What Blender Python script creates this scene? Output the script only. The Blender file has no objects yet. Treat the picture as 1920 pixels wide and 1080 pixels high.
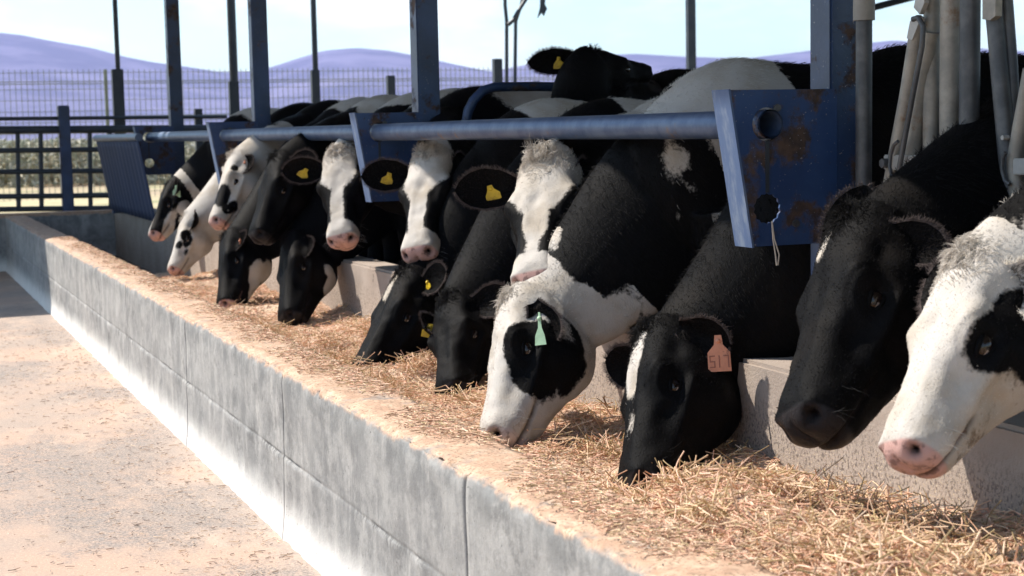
import bpy, bmesh, math, random
import numpy as np
from mathutils import Vector, Matrix, noise as mnoise
from mathutils.bvhtree import BVHTree
R_ = math.radians
C = bpy.context.scene.collection
rng = np.random.default_rng(7)
random.seed(7)

# ------------------------------------------------------------------ camera
FPX = 2950.0                                   # focal length in pixels of a 1920 wide picture
TH, PI_, RO = R_(21.9), R_(5.75), R_(1.2)
CAM = np.array([0.0, 0.0, 1.4])
F_ = np.array([math.sin(TH)*math.cos(PI_), math.cos(TH)*math.cos(PI_), -math.sin(PI_)])
R0 = np.array([math.cos(TH), -math.sin(TH), 0.0]); U0 = np.cross(R0, F_)
CR = math.cos(RO)*R0 - math.sin(RO)*U0
CU = math.sin(RO)*R0 + math.cos(RO)*U0
cd = bpy.data.cameras.new('camera'); cam = bpy.data.objects.new('camera', cd); C.objects.link(cam)
cd.sensor_width = 36; cd.lens = 36*FPX/1920; cd.clip_start = 0.05; cd.clip_end = 20000
cd.dof.use_dof = True; cd.dof.focus_distance = 4.9; cd.dof.aperture_fstop = 6.3
cam.matrix_world = Matrix(((CR[0], CU[0], -F_[0], CAM[0]), (CR[1], CU[1], -F_[1], CAM[1]), (CR[2], CU[2], -F_[2], CAM[2]), (0, 0, 0, 1)))
bpy.context.scene.camera = cam
def un(x, y, d):                                # a point at depth d
    return CAM + d*(F_ + (x-960)/FPX*CR - (y-540)/FPX*CU)
def cv(r, u, t):                                # right / up / toward the camera -> world direction
    v = r*CR + u*CU - t*F_
    return v/np.linalg.norm(v)

# ------------------------------------------------------------------ light
SUN_EL = 50.0
sun_h = np.array([-0.69, 0.724]); sun_h /= np.linalg.norm(sun_h)
TO_SUN = Vector((sun_h[0]*math.cos(R_(SUN_EL)), sun_h[1]*math.cos(R_(SUN_EL)), math.sin(R_(SUN_EL))))
sl = bpy.data.lights.new('sun', 'SUN'); sl.energy = 4.5; sl.angle = R_(0.5); sl.color = (1.0, 0.93, 0.84)
so = bpy.data.objects.new('sun', sl); C.objects.link(so)
so.rotation_euler = (-TO_SUN).to_track_quat('-Z', 'Y').to_euler()
w = bpy.data.worlds.new('World'); bpy.context.scene.world = w; w.use_nodes = True
nt = w.node_tree; nt.nodes.clear()
sky = nt.nodes.new('ShaderNodeTexSky'); sky.sky_type = 'NISHITA'; sky.sun_disc = False
sky.sun_elevation = R_(SUN_EL); sky.sun_rotation = math.atan2(sun_h[0], sun_h[1]); sky.air_density = 1.0; sky.dust_density = 0.9; sky.altitude = 300
bg = nt.nodes.new('ShaderNodeBackground'); bg.inputs['Strength'].default_value = 0.12
wo = nt.nodes.new('ShaderNodeOutputWorld')
tint = nt.nodes.new('ShaderNodeMix'); tint.data_type = 'RGBA'; tint.blend_type = 'MULTIPLY'; tint.inputs[0].default_value = 1; tint.inputs[7].default_value = (.86, 1.0, 1.0, 1)
nt.links.new(sky.outputs[0], tint.inputs[6]); 
tcw = nt.nodes.new('ShaderNodeTexCoord'); mpw = nt.nodes.new('ShaderNodeMapping'); mpw.inputs['Scale'].default_value = (1, 1, 3.2)
nzw = nt.nodes.new('ShaderNodeTexNoise'); nzw.inputs['Scale'].default_value = 4.5; nzw.inputs['Detail'].default_value = 6; nzw.inputs['Roughness'].default_value = .58
rmw = nt.nodes.new('ShaderNodeMapRange'); rmw.interpolation_type = 'SMOOTHSTEP'
for k_, v_ in (('From Min', .46), ('From Max', .66), ('To Min', 0), ('To Max', .5)): rmw.inputs[k_].default_value = v_
cld = nt.nodes.new('ShaderNodeMix'); cld.data_type = 'RGBA'; cld.inputs[7].default_value = (7.4, 7.6, 7.7, 1)
nt.links.new(tcw.outputs['Generated'], mpw.inputs[0]); nt.links.new(mpw.outputs[0], nzw.inputs['Vector']); nt.links.new(nzw.outputs['Fac'], rmw.inputs[0])
nt.links.new(rmw.outputs[0], cld.inputs[0]); nt.links.new(tint.outputs[2], cld.inputs[6]); nt.links.new(cld.outputs[2], bg.inputs[0]); nt.links.new(bg.outputs[0], wo.inputs[0])
vs = bpy.context.scene.view_settings
bpy.context.scene.display_settings.display_device = 'sRGB'
vs.view_transform = 'Standard'; vs.look = 'None'; vs.exposure = 0.93; vs.gamma = 1.0; vs.use_curve_mapping = False

# ------------------------------------------------------------------ helpers: materials
class N:
    """small helper that wires a node tree"""
    def __init__(s, name):
        s.m = bpy.data.materials.new(name); s.m.use_nodes = True
        s.t = s.m.node_tree; s.t.nodes.clear()
        s.out = s.t.nodes.new('ShaderNodeOutputMaterial'); s.p = s.t.nodes.new('ShaderNodeBsdfPrincipled')
        s.t.links.new(s.p.outputs[0], s.out.inputs[0])
    def add(s, typ, **kw):
        n = s.t.nodes.new(typ)
        for k, v in kw.items(): setattr(n, k, v)
        return n
    def link(s, a, b): s.t.links.new(a, b)
    def set(s, inp, v):
        if hasattr(v, 'is_linked'): s.link(v, inp)
        elif isinstance(v, (tuple, list)) and len(v) == 3 and inp.type == 'RGBA': inp.default_value = (*v, 1)
        else: inp.default_value = v
    def P(s, **kw):
        for k, v in kw.items(): s.set(s.p.inputs[k.replace('_', ' ')], v)
    def coord(s, kind='Object', scale=(1, 1, 1), loc=(0, 0, 0), rot=(0, 0, 0)):
        tc = s.add('ShaderNodeTexCoord'); mp = s.add('ShaderNodeMapping')
        mp.inputs['Scale'].default_value = scale; mp.inputs['Location'].default_value = loc; mp.inputs['Rotation'].default_value = rot
        s.link(tc.outputs[kind], mp.inputs[0]); return mp.outputs[0]
    def noise(s, vec, scale, detail=4, rough=.55, dist=0):
        n = s.add('ShaderNodeTexNoise'); s.link(vec, n.inputs['Vector'])
        n.inputs['Scale'].default_value = scale; n.inputs['Detail'].default_value = detail
        n.inputs['Roughness'].default_value = rough; n.inputs['Distortion'].default_value = dist
        return n.outputs['Fac']
    def ramp(s, fac, a, b, va=0., vb=1., smooth=True):
        n = s.add('ShaderNodeMapRange'); n.interpolation_type = 'SMOOTHSTEP' if smooth else 'LINEAR'
        s.set(n.inputs['Value'], fac)
        for k, v in (('From Min', a), ('From Max', b), ('To Min', va), ('To Max', vb)): n.inputs[k].default_value = v
        return n.outputs[0]
    def mix(s, fac, a, b, blend='MIX'):
        n = s.add('ShaderNodeMix', data_type='RGBA', blend_type=blend)
        s.set(n.inputs[0], fac); s.set(n.inputs[6], a); s.set(n.inputs[7], b); return n.outputs[2]
    def math(s, op, a, b=0.0):
        n = s.add('ShaderNodeMath', operation=op); s.set(n.inputs[0], a); s.set(n.inputs[1], b); return n.outputs[0]
    def attr(s, name, out='Fac'):
        n = s.add('ShaderNodeAttribute'); n.attribute_name = name; return n.outputs[out]
    def sep(s, vec):
        n = s.add('ShaderNodeSeparateXYZ'); s.link(vec, n.inputs[0]); return n.outputs
    def bump(s, h, strength=.3, dist=.01):
        n = s.add('ShaderNodeBump'); n.inputs['Strength'].default_value = strength; n.inputs['Distance'].default_value = dist
        s.set(n.inputs['Height'], h); s.link(n.outputs[0], s.p.inputs['Normal'])

def m_plain(name, col, rough=.6, metal=0., spec=.5):
    n = N(name); n.P(Base_Color=col, Roughness=rough, Metallic=metal); n.p.inputs['Specular IOR Level'].default_value = spec
    return n.m
def m_mottled(name, c1, c2, scale=6., rough=.7, metal=0., bump=.2, bscale=60., lo=.35, hi=.65, aniso=(1, 1, 1)):
    n = N(name); v = n.coord('Object', aniso)
    f = n.ramp(n.noise(v, scale, 6, .62), lo, hi)
    n.P(Base_Color=n.mix(f, c1, c2), Roughness=rough, Metallic=metal); n.bump(n.noise(v, bscale, 4), bump, .004)
    return n.m
n_spec = .05
def m_coat(name, nose):
    n = N(name); v = n.coord('Object')
    wv = n.attr('white')
    j = n.math('SUBTRACT', n.noise(v, 95, 3, .6), .5); j2 = n.math('SUBTRACT', n.noise(v, 22, 3, .6), .5)
    f = n.math('ADD', wv, n.math('ADD', n.math('MULTIPLY', j, .20), n.math('MULTIPLY', j2, .22)))
    f = n.ramp(f, -.06, .06)
    vw = n.mix(n.ramp(n.noise(v, 7, 5), .38, .72), (.45, .42, .385), (.36, .315, .26))
    dn = n.math('ADD', n.math('MULTIPLY', n.attr('dirt'), .42), n.math('MULTIPLY', n.noise(n.coord('Object', (1, 1, .6)), 48, 4, .7), .75))
    vw = n.mix(n.ramp(dn, .50, .66), vw, (.13, .10, .075)); vw = n.mix(n.math('MULTIPLY', n.attr('dirt'), .5), vw, (.30, .24, .17))
    bk = n.mix(n.ramp(n.noise(v, 5, 4), .5, .8), (.0034, .0033, .0036), (.009, .0072, .006))
    col = n.mix(f, bk, vw)
    nz = n.mix(n.ramp(n.noise(v, 38, 3), .52, .62), nose, tuple(x*.55 for x in nose))
    col = n.mix(n.ramp(n.attr('nose'), .25, .75), col, nz)
    col = n.mix(n.attr('dark'), col, (.006, .004, .004))
    n.P(Base_Color=col, Roughness=n.ramp(n.attr('nose'), 0, 1, .58, .34)); n.p.inputs['Specular IOR Level'].default_value = n_spec
    n.bump(n.noise(n.coord('Object', (1, 1, .5)), 170, 4, .72), .55, .004)
    return n.m
def m_strand(name, rough=.5, spec=.3):
    n = N(name); n.P(Base_Color=n.attr('col', 'Color'), Roughness=rough); n.p.inputs['Specular IOR Level'].default_value = spec
    return n.m

M = {}
M['coat_pink'] = m_coat('coat_pink_muzzle', (.46, .285, .25))
M['coat_pale'] = m_coat('coat_pale_muzzle', (.44, .37, .34))
M['coat_black'] = m_coat('coat_dark_muzzle', (.020, .018, .019))
M['fur'] = m_strand('fur_strands', .7, .12); M['straw'] = m_strand('straw_strands', .55)
M['eye'] = m_plain('eye_wet_brown', (.010, .006, .005), .06)
M['eye_rim'] = m_plain('eye_rim_pale', (.22, .18, .165), .12)
M['tag_yellow'] = m_mottled('tag_yellow', (.62, .42, .015), (.45, .28, .02), 30, .45)
M['tag_green'] = m_mottled('tag_pale_green', (.42, .62, .40), (.34, .5, .32), 30, .45)
M['tag_orange'] = m_mottled('tag_orange', (.62, .22, .10), (.5, .16, .08), 30, .45)
M['tag_salmon'] = m_mottled('tag_salmon', (.66, .27, .15), (.56, .22, .12), 30, .45)
M['tag_red'] = m_plain('tag_red', (.45, .03, .03), .45)
M['tag_ink'] = m_plain('tag_ink', (.30, .11, .07), .6)

# ------------------------------------------------------------------ helpers: meshes
def tagit(o, label=None, cat=None, group=None, kind=None):
    if label: o['label'] = label
    if cat: o['category'] = cat
    if group: o['group'] = group
    if kind: o['kind'] = kind
    return o
def empty(name, loc, label=None, cat=None, group=None):
    o = bpy.data.objects.new(name, None); C.objects.link(o); o.location = loc; o.empty_display_size = .1
    return tagit(o, label, cat, group)
def link(name, me, mats, parent=None, smooth=True):
    o = bpy.data.objects.new(name, me); C.objects.link(o)
    for m in (mats if isinstance(mats, (list, tuple)) else [mats]): me.materials.append(m)
    if smooth and len(me.polygons): me.polygons.foreach_set('use_smooth', [True]*len(me.polygons))
    if parent is not None:
        o.parent = parent; o.matrix_parent_inverse = Matrix.Translation(-Vector(parent.location))
    return o
class MB:
    """collects shapes in world space"""
    def __init__(s): s.v = []; s.f = []
    def add(s, vs, fs):
        b = len(s.v); s.v += [tuple(map(float, p)) for p in vs]; s.f += [tuple(int(i)+b for i in f) for f in fs]; return s
    def box(s, a, b):
        (x0, y0, z0), (x1, y1, z1) = a, b
        return s.add([(x0,y0,z0),(x1,y0,z0),(x1,y1,z0),(x0,y1,z0),(x0,y0,z1),(x1,y0,z1),(x1,y1,z1),(x0,y1,z1)],
                     [(3,2,1,0),(4,5,6,7),(0,1,5,4),(1,2,6,5),(2,3,7,6),(3,0,4,7)])
    def prism(s, pts, ext):                     # closed outline (3d points) pushed along ext
        n = len(pts); e = np.array(ext); P = [np.array(p, float) for p in pts]
        return s.add(P+[p+e for p in P], [tuple(range(n))[::-1], tuple(range(n, 2*n))]+[(i, (i+1) % n, n+(i+1) % n, n+i) for i in range(n)])
    def tube(s, pts, r, n=14, caps=True, hollow=False):
        pts = [np.array(p, float) for p in pts]; rs = [r]*len(pts) if np.isscalar(r) else r
        vs = []; up = None
        for i, p in enumerate(pts):
            t = pts[min(i+1, len(pts)-1)] - pts[max(i-1, 0)]; t /= np.linalg.norm(t)
            if up is None:
                a = np.array([0, 0, 1.]) if abs(t[2]) < .9 else np.array([1., 0, 0])
            else: a = up
            b = np.cross(t, a); b /= np.linalg.norm(b); up = np.cross(b, t)
            for k in range(n):
                q = 2*math.pi*k/n; vs.append(p + rs[i]*(math.cos(q)*up + math.sin(q)*b))
        fs = [(i*n+k, i*n+(k+1) % n, (i+1)*n+(k+1) % n, (i+1)*n+k) for i in range(len(pts)-1) for k in range(n)]
        if caps: fs += [tuple(range(n))[::-1], tuple((len(pts)-1)*n+k for k in range(n))]
        return s.add(vs, fs)
    def mesh(s, name):
        me = bpy.data.meshes.new(name); me.from_pydata(s.v, [], s.f); me.update(); return me
    def build(s, name, mat, parent=None, smooth=False, bevel=0):
        me = s.mesh(name)
        if bevel:
            bm = bmesh.new(); bm.from_mesh(me)
            bmesh.ops.recalc_face_normals(bm, faces=bm.faces)
            ed = [e for e in bm.edges if len(e.link_faces) == 2 and e.calc_face_angle(0) > .6]
            bmesh.ops.bevel(bm, geom=ed, offset=bevel, segments=2, affect='EDGES', clamp_overlap=True); bm.to_mesh(me); bm.free()
        o = link(name, me, mat, parent, smooth)
        if smooth:
            me.set_sharp_from_angle(angle=R_(40))
        return o
def arc(c, r, a0, a1, ax, ay, n=8):
    return [np.array(c)+r*(math.cos(a)*np.array(ax)+math.sin(a)*np.array(ay)) for a in np.linspace(a0, a1, n)]
def grid_mesh(name, P, mats, parent=None):       # P: (n,m,3)
    n, m = P.shape[:2]; idx = np.arange(n*m).reshape(n, m)
    f = np.stack([idx[:-1, :-1], idx[1:, :-1], idx[1:, 1:], idx[:-1, 1:]], -1).reshape(-1, 4)
    me = bpy.data.meshes.new(name); me.from_pydata(P.reshape(-1, 3).tolist(), [], f.tolist()); me.update()
    return link(name, me, mats, parent)
def vnoise(P, s, seed=0.):
    return np.array([mnoise.noise(Vector((p[0]*s+seed, p[1]*s+seed*.7, p[2]*s-seed))) for p in P])
def strands(name, pts, rad, col, mat, parent=None):   # pts (n,k,3)
    n, k = pts.shape[:2]
    hc = bpy.data.hair_curves.new(name); hc.add_curves([k]*n)
    o = bpy.data.objects.new(name, hc); C.objects.link(o)
    hc.attributes['position'].data.foreach_set('vector', pts.astype(np.float32).ravel())
    ra = hc.attributes.get('radius') or hc.attributes.new('radius', 'FLOAT', 'POINT')
    ra.data.foreach_set('value', np.broadcast_to(rad, (n, k)).astype(np.float32).ravel())
    ca = hc.attributes.new('col', 'FLOAT_COLOR', 'CURVE')
    ca.data.foreach_set('color', np.concatenate([col, np.ones((n, 1))], 1).astype(np.float32).ravel())
    hc.materials.append(mat)
    if parent is not None:
        o.parent = parent; o.matrix_parent_inverse = Matrix.Translation(-Vector(parent.location))
    return o
def sstep(x, a, b):
    t = np.clip((x-a)/(b-a), 0, 1); return t*t*(3-2*t)
def unit(v): v = np.array(v, float); return v/np.linalg.norm(v)
# ------------------------------------------------------------------ materials of the place
def m_concrete_wall():
    n = N('cast_concrete_wall'); v = n.coord('Object'); z = n.sep(v)[2]; y = n.sep(v)[1]
    st = n.noise(n.coord('Object', (3, 2.6, .42)), 3.4, 8, .66); fn = n.noise(v, 16, 7, .7)
    bl = n.noise(n.coord('Object', (1, 1, 1.3)), 1.9, 8, .7)
    c = n.mix(n.ramp(bl, .34, .68), (.16, .16, .157), (.255, .25, .238))
    c = n.mix(n.math('MULTIPLY', n.ramp(n.math('ADD', z, n.math('MULTIPLY', fn, .05)), .50, .58), .55), c, (.13, .135, .133))
    c = n.mix(n.math('MULTIPLY', n.ramp(st, .46, .78), n.ramp(fn, .34, .62, .05, .85)), c, (.46, .44, .41))
    c = n.mix(n.math('MULTIPLY', n.ramp(st, .42, .24), n.ramp(fn, .62, .35, 0, .6)), c, (.10, .10, .098))
    c = n.mix(n.ramp(n.noise(v, 9, 7, .72), .42, .62), c, n.mix(.5, c, (.36, .35, .33)))
    c = n.mix(n.ramp(n.noise(n.coord('Object', (1, 1, 1), (5, 2, 1)), 6, 7, .75), .54, .66), c, n.mix(.5, c, (.09, .09, .088)))
    # pale bleached foot with a soft uneven upper edge
    e = n.math('ADD', z, n.math('MULTIPLY', n.math('SUBTRACT', n.noise(n.coord('Object', (1, 1.4, 1.2)), 3.4, 7, .65), .5), .09))
    c = n.mix(n.ramp(e, .205, .04), c, (.64, .62, .585))
    # darker damp lines below the form joint
    dr = n.noise(n.coord('Object', (5, 26, .9)), 1.6, 3, .5)
    edge = n.math('ADD', n.math('MULTIPLY', dr, -.22), n.math('SUBTRACT', z, .19))
    band = n.math('MULTIPLY', n.ramp(edge, -.002, .010), n.ramp(z, .318, .300))
    c = n.mix(n.math('MULTIPLY', band, n.math('MULTIPLY', n.ramp(n.noise(v, .8, 2), .44, .60), .65)), c, (.075, .075, .073))
    dust = n.ramp(n.math('ADD', z, n.math('MULTIPLY', n.noise(v, 14, 5), .06)), .606, .628)
    dst = n.mix(n.ramp(n.noise(v, 20, 5, .7), .40, .66), (.42, .265, .18), (.54, .39, .275)); dst = n.mix(n.ramp(n.noise(v, 110, 4, .7), .52, .62), dst, (.22, .15, .10))
    c = n.mix(dust, c, dst)
    pit = n.ramp(n.noise(v, 70, 2, .5), .70, .76)
    c = n.mix(pit, c, (.10, .10, .10))
    n.P(Base_Color=c, Roughness=.85); n.bump(n.math('ADD', n.noise(v, 45, 6, .65), n.math('MULTIPLY', st, .8)), .35, .008)
    return n.m
def m_curb():
    n = N('stained_trough_concrete'); v = n.coord('Object'); z = n.sep(v)[2]
    c = n.mix(n.ramp(n.noise(v, 3, 5), .35, .65), (.28, .225, .185), (.37, .305, .255))
    c = n.mix(n.math('MULTIPLY', n.ramp(n.noise(n.coord('Object', (1, 1, .75)), 110, 3, .65), .50, .60), n.ramp(z, .66, .50)), c, (.15, .12, .10))
    c = n.mix(n.math('MULTIPLY', n.ramp(n.noise(v, 150, 3, .6), .56, .64), n.ramp(z, .62, .50)), c, (.46, .37, .26))
    c = n.mix(n.ramp(n.noise(n.coord('Object', (1, 1, .5)), 26, 2, .5), .71, .75), c, (.10, .07, .05))
    n.P(Base_Color=c, Roughness=.85); n.bump(n.noise(v, 130, 4, .7), .5, .006); return n.m
def m_ground_alley():
    n = N('alley_concrete'); v = n.coord('Object')
    c = n.mix(n.ramp(n.noise(v, 1.1, 6, .6), .38, .64), (.355, .28, .23), (.455, .315, .235))
    c = n.mix(n.ramp(n.noise(n.coord('Object', (1, .45, 1)), 2.6, 6, .68), .52, .68), c, (.49, .37, .29))
    gp = n.ramp(n.noise(n.coord('Object', (1, .6, 1), (3, 1, 0)), .9, 6, .7), .47, .62)
    c = n.mix(n.math('MULTIPLY', gp, n.ramp(n.noise(v, 26, 6, .75), .35, .62)), c, (.285, .245, .22))
    sp = n.math('MULTIPLY', n.ramp(n.noise(v, 90, 5, .8), .47, .57), n.ramp(gp, 0, 1, .28, 1))
    c = n.mix(sp, c, (.165, .14, .125))
    c = n.mix(n.ramp(n.noise(v, 160, 2, .6), .64, .72), c, (.66, .52, .38))
    n.P(Base_Color=c, Roughness=.9); n.bump(n.noise(v, 120, 5, .7), .5, .006); return n.m
def m_field():
    n = N('dry_field'); v = n.coord('Object')
    c = n.mix(n.ramp(n.noise(v, .08, 6, .6), .4, .6), (.34, .25, .16), (.42, .36, .20))
    c = n.mix(n.ramp(n.noise(v, .6, 6, .65), .5, .65), c, (.22, .22, .10))
    n.P(Base_Color=c, Roughness=.95); n.bump(n.noise(v, 4, 5), .4, .05); return n.m
def m_steel_blue(name='blue_paint_rusting', b1=(.014, .030, .072), b2=(.023, .050, .125), lo=.54):
    n = N(name); v = n.coord('Object')
    c = n.mix(n.ramp(n.noise(v, 4, 4), .35, .7), b1, b2)
    rust = n.ramp(n.noise(v, 5.5, 7, .7), lo, lo+.1)
    rc = n.mix(n.ramp(n.noise(v, 30, 4), .4, .65), (.030, .020, .016), (.070, .042, .029))
    c = n.mix(rust, c, rc); c = n.mix(n.ramp(n.noise(v, 130, 2), .70, .74), c, (.25, .24, .25))
    n.P(Base_Color=c, Roughness=n.ramp(rust, 0, 1, .38, .85), Metallic=.0); n.bump(n.math('ADD', rust, n.noise(v, 60, 4)), .25, .003); return n.m
def m_galv(name, a, b, rough=.42, metal=.55):
    n = N(name); v = n.coord('Object')
    c = n.mix(n.ramp(n.noise(v, 12, 6, .65), .35, .68), a, b)
    c = n.mix(n.ramp(n.noise(v, 5, 6, .7), .60, .70), c, (.20, .12, .07))
    n.P(Base_Color=c, Roughness=rough, Metallic=metal); n.bump(n.noise(v, 90, 3), .12, .002); return n.m
M['wall'] = m_concrete_wall(); M['curb'] = m_curb(); M['alley'] = m_ground_alley(); M['field'] = m_field()
M['blue'] = m_steel_blue(); M['bracket'] = m_steel_blue('blue_bracket_paint', (.014, .036, .108), (.024, .058, .155), .495)
M['flange'] = m_mottled('skylit_pale_blue_paint', (.055, .095, .19), (.14, .18, .25), 26, .6, .0, .15, 80, .45, .72, (1, 1, .3))  # bracket's front face: skylight on it is put into a paler blue
M['pipe'] = m_galv('galvanised_pipe_bluish', (.042, .076, .155), (.095, .135, .215), .45, .35)
M['tube'] = m_galv('galvanised_stanchion', (.20, .185, .16), (.31, .28, .235), .55, .2)
M['tubedark'] = m_galv('dull_dark_tube', (.05, .052, .056), (.10, .10, .10), .5, .3)
M['strap'] = m_galv('worn_zinc_bracket', (.30, .29, .27), (.42, .4, .37), .5, .2)
M['darksteel'] = m_mottled('dark_painted_steel', (.012, .020, .032), (.028, .034, .042), 5, .5)
M['fence'] = m_mottled('olive_wire', (.15, .17, .125), (.20, .22, .16), 5, .5)
M['sheet'] = m_mottled('blue_sheet', (.007, .018, .056), (.011, .026, .075), 4, .75, 0, .2, 40, .35, .65, (1, 5, .6))
M['manger'] = m_mottled('trough_floor_damp', (.055, .050, .048), (.11, .095, .08), 5, .8, 0, .5, 60)
M['roof'] = m_mottled('roof_sheet_underside', (.16, .17, .19), (.24, .24, .25), 2, .5, .3)
M['shed'] = m_mottled('shed_cladding', (.40, .40, .38), (.48, .47, .44), 1, .7)
M['mud'] = m_mottled('barn_floor', (.055, .042, .032), (.12, .09, .065), 3, .85, 0, .6, 30)
M['rope'] = m_mottled('twine', (.45, .42, .36), (.55, .5, .42), 40, .8)
M['scrub'] = m_strand('scrub', .7)

# ------------------------------------------------------------------ terrain
def hill_line(x):                                     # how high the hills stand against the sky, by bearing (picture columns)
    xs = [-900,-500,-200,0,60,120,190,250,300,360,430,480,520,570,620,680,740,800,860,930,990,1050,1110,1200,1290,1400,1500,1600,1680,1760,1860,1950,2200,2700]
    ys = [40,60,50,62,68,80,92,108,118,126,137,136,128,112,97,92,97,108,122,136,124,114,106,103,108,112,100,86,78,86,95,100,90,110]
    return np.interp(x, xs, ys)
def terrain():
    cols = np.linspace(-900, 2700, 260); D = np.array([900, 1300, 1700, 2100, 2500, 2800, 3000, 3150, 3400, 3900, 4600.])
    prof = np.array([0, .05, .16, .36, .66, .90, 1, .97, .82, .5, .2])
    G = np.zeros((len(cols), len(D), 3))
    for i, c in enumerate(cols):
        u = (c-960)/FPX; hy = 243-.0209*(c-960)
        top = (hy-hill_line(c))/FPX*3000+1.4
        for j, (d, p) in enumerate(zip(D, prof)):
            q = d*(np.array([math.sin(TH), math.cos(TH)])+u*np.array([math.cos(TH), -math.sin(TH)]))
            nz = mnoise.fractal(Vector((q[0]*.0021, q[1]*.0021, 3.)), 1., 2., 5)*26*p*(1-p**6)
            G[i, j] = (q[0], q[1], max(-2.0, top*p+nz) if j else -2.0)
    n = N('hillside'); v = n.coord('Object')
    c = n.mix(n.ramp(n.noise(v, .006, 8, .68), .4, .62), (.055, .055, .125), (.135, .125, .215))  # blue-violet of the distant haze is mixed into the hill colour
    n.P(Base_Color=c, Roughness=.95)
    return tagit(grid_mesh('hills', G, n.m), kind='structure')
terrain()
g = MB(); g.add([(-7000, -3000, 0), (7000, -3000, 0), (7000, 7000, 0), (-7000, 7000, 0)], [(0, 1, 2, 3)])
tagit(g.build('ground', M['field']), kind='structure')
def alley():
    xs = np.linspace(-5, 1.27, 60); ys = np.linspace(-3, 20, 160)
    G = np.zeros((len(xs), len(ys), 3)); X, Y = np.meshgrid(xs, ys, indexing='ij'); G[..., 0], G[..., 1] = X, Y
    f = G.reshape(-1, 3); G[..., 2] = .012+(.006*vnoise(f, 1.7)+.003*vnoise(f, 6.)).reshape(X.shape)
    return tagit(grid_mesh('alley_floor', G, M['alley']), kind='structure')
alley()
b = MB(); b.box((2.55, -3, -.2), (16, 17.6, .12)); tagit(b.build('barn_floor', M['mud']), kind='structure')

# ------------------------------------------------------------------ low outer wall of the trough
WX0, WX1, WH = 1.246, 1.457, .60
def outer_wall():
    joints = np.array([1.62, 3.42, 5.22, 7.02, 8.82, 10.62, 12.42, 14.2, 16.0])
    ys = np.unique(np.round(np.concatenate([np.arange(.2, 17.46, .02)]+[joints+q for q in (-.005, -.0035, .0035, .005)]), 4))
    zs = np.concatenate([[-.02], np.linspace(.02, .28, 12), [.294, .299, .304, .309, .316], np.linspace(.33, WH-.05, 9), np.linspace(WH-.04, WH, 6)])
    tops = np.linspace(WX0, WX1, 12)[1:]
    prof = [(WX0, z) for z in zs]+[(x, WH) for x in tops]+[(WX1, WH-.1), (WX1, .0)]
    G = np.zeros((len(ys), len(prof), 3))
    for j, (x, z) in enumerate(prof): G[:, j] = np.stack([np.full(len(ys), x), ys, np.full(len(ys), z)], 1)
    f = G.reshape(-1, 3); n1 = vnoise(f, 9.).reshape(G.shape[:2]); n2 = vnoise(f, 28., 5).reshape(G.shape[:2]); n3 = vnoise(f*[1, 1, .25], 14., 9).reshape(G.shape[:2])
    jd = np.abs(ys[:, None]-joints[None]).min(1)
    for j, (x, z) in enumerate(prof):
        if x == WX0 and z < WH:
            G[:, j, 0] += -.004*n1[:, j]-.003*n3[:, j]
            if z < .30: G[:, j, 0] -= .001+.007*np.clip(n3[:, j]+.1, 0, 1)           # slurry lip of the lower pour
            if .297 < z < .306: G[:, j, 0] += .0015+.009*np.clip(n1[:, j]+.05, 0, 1)
            G[:, j, 0] += np.where(jd < .0045, .014, 0)
            if z < .12: G[:, j, 0] -= .014*(1-z/.12)
            k = np.clip((z-(WH-.05))/.05, 0, 1); G[:, j, 0] += k*k*(.006+.040*np.clip(n2[:, j]+.5*n1[:, j]-.05, 0, 1))
        if z == WH:
            e = math.exp(-((x-WX0)/.02)**2); G[:, j, 2] += .008*n1[:, j]+.004*n2[:, j]-e*.038*np.clip(n2[:, j]+.25, 0, 1)
            if j == len(zs)-1: G[:, j, 0] += .012+.02*np.clip(n2[:, j], 0, 1)
    return tagit(grid_mesh('trough_wall', G, M['wall']), 'long low grey concrete wall with a bleached white foot and dusty straw-covered top', 'wall')
outer_wall()
CX = 2.38
cb = MB(); cb.box((CX, .2, -.02), (CX+.17, 17.44, .70))
tagit(cb.build('trough_curb', M['curb'], bevel=.012), 'stained concrete curb between the trough and the cows, speckled with bits of straw', 'curb')
ew = MB(); ew.box((WX0-3.5, 17.462, -.02), (CX+.17, 17.66, .62)); tagit(ew.build('trough_end_wall', M['wall'], bevel=.01), 'cross wall of grey concrete under the gate closing the far trough end', 'wall')
tf = MB(); tf.box((WX1-.01, .2, -.05), (CX+.01, 17.44, .13)); tagit(tf.build('trough_floor', M['manger']), kind='structure')

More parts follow.
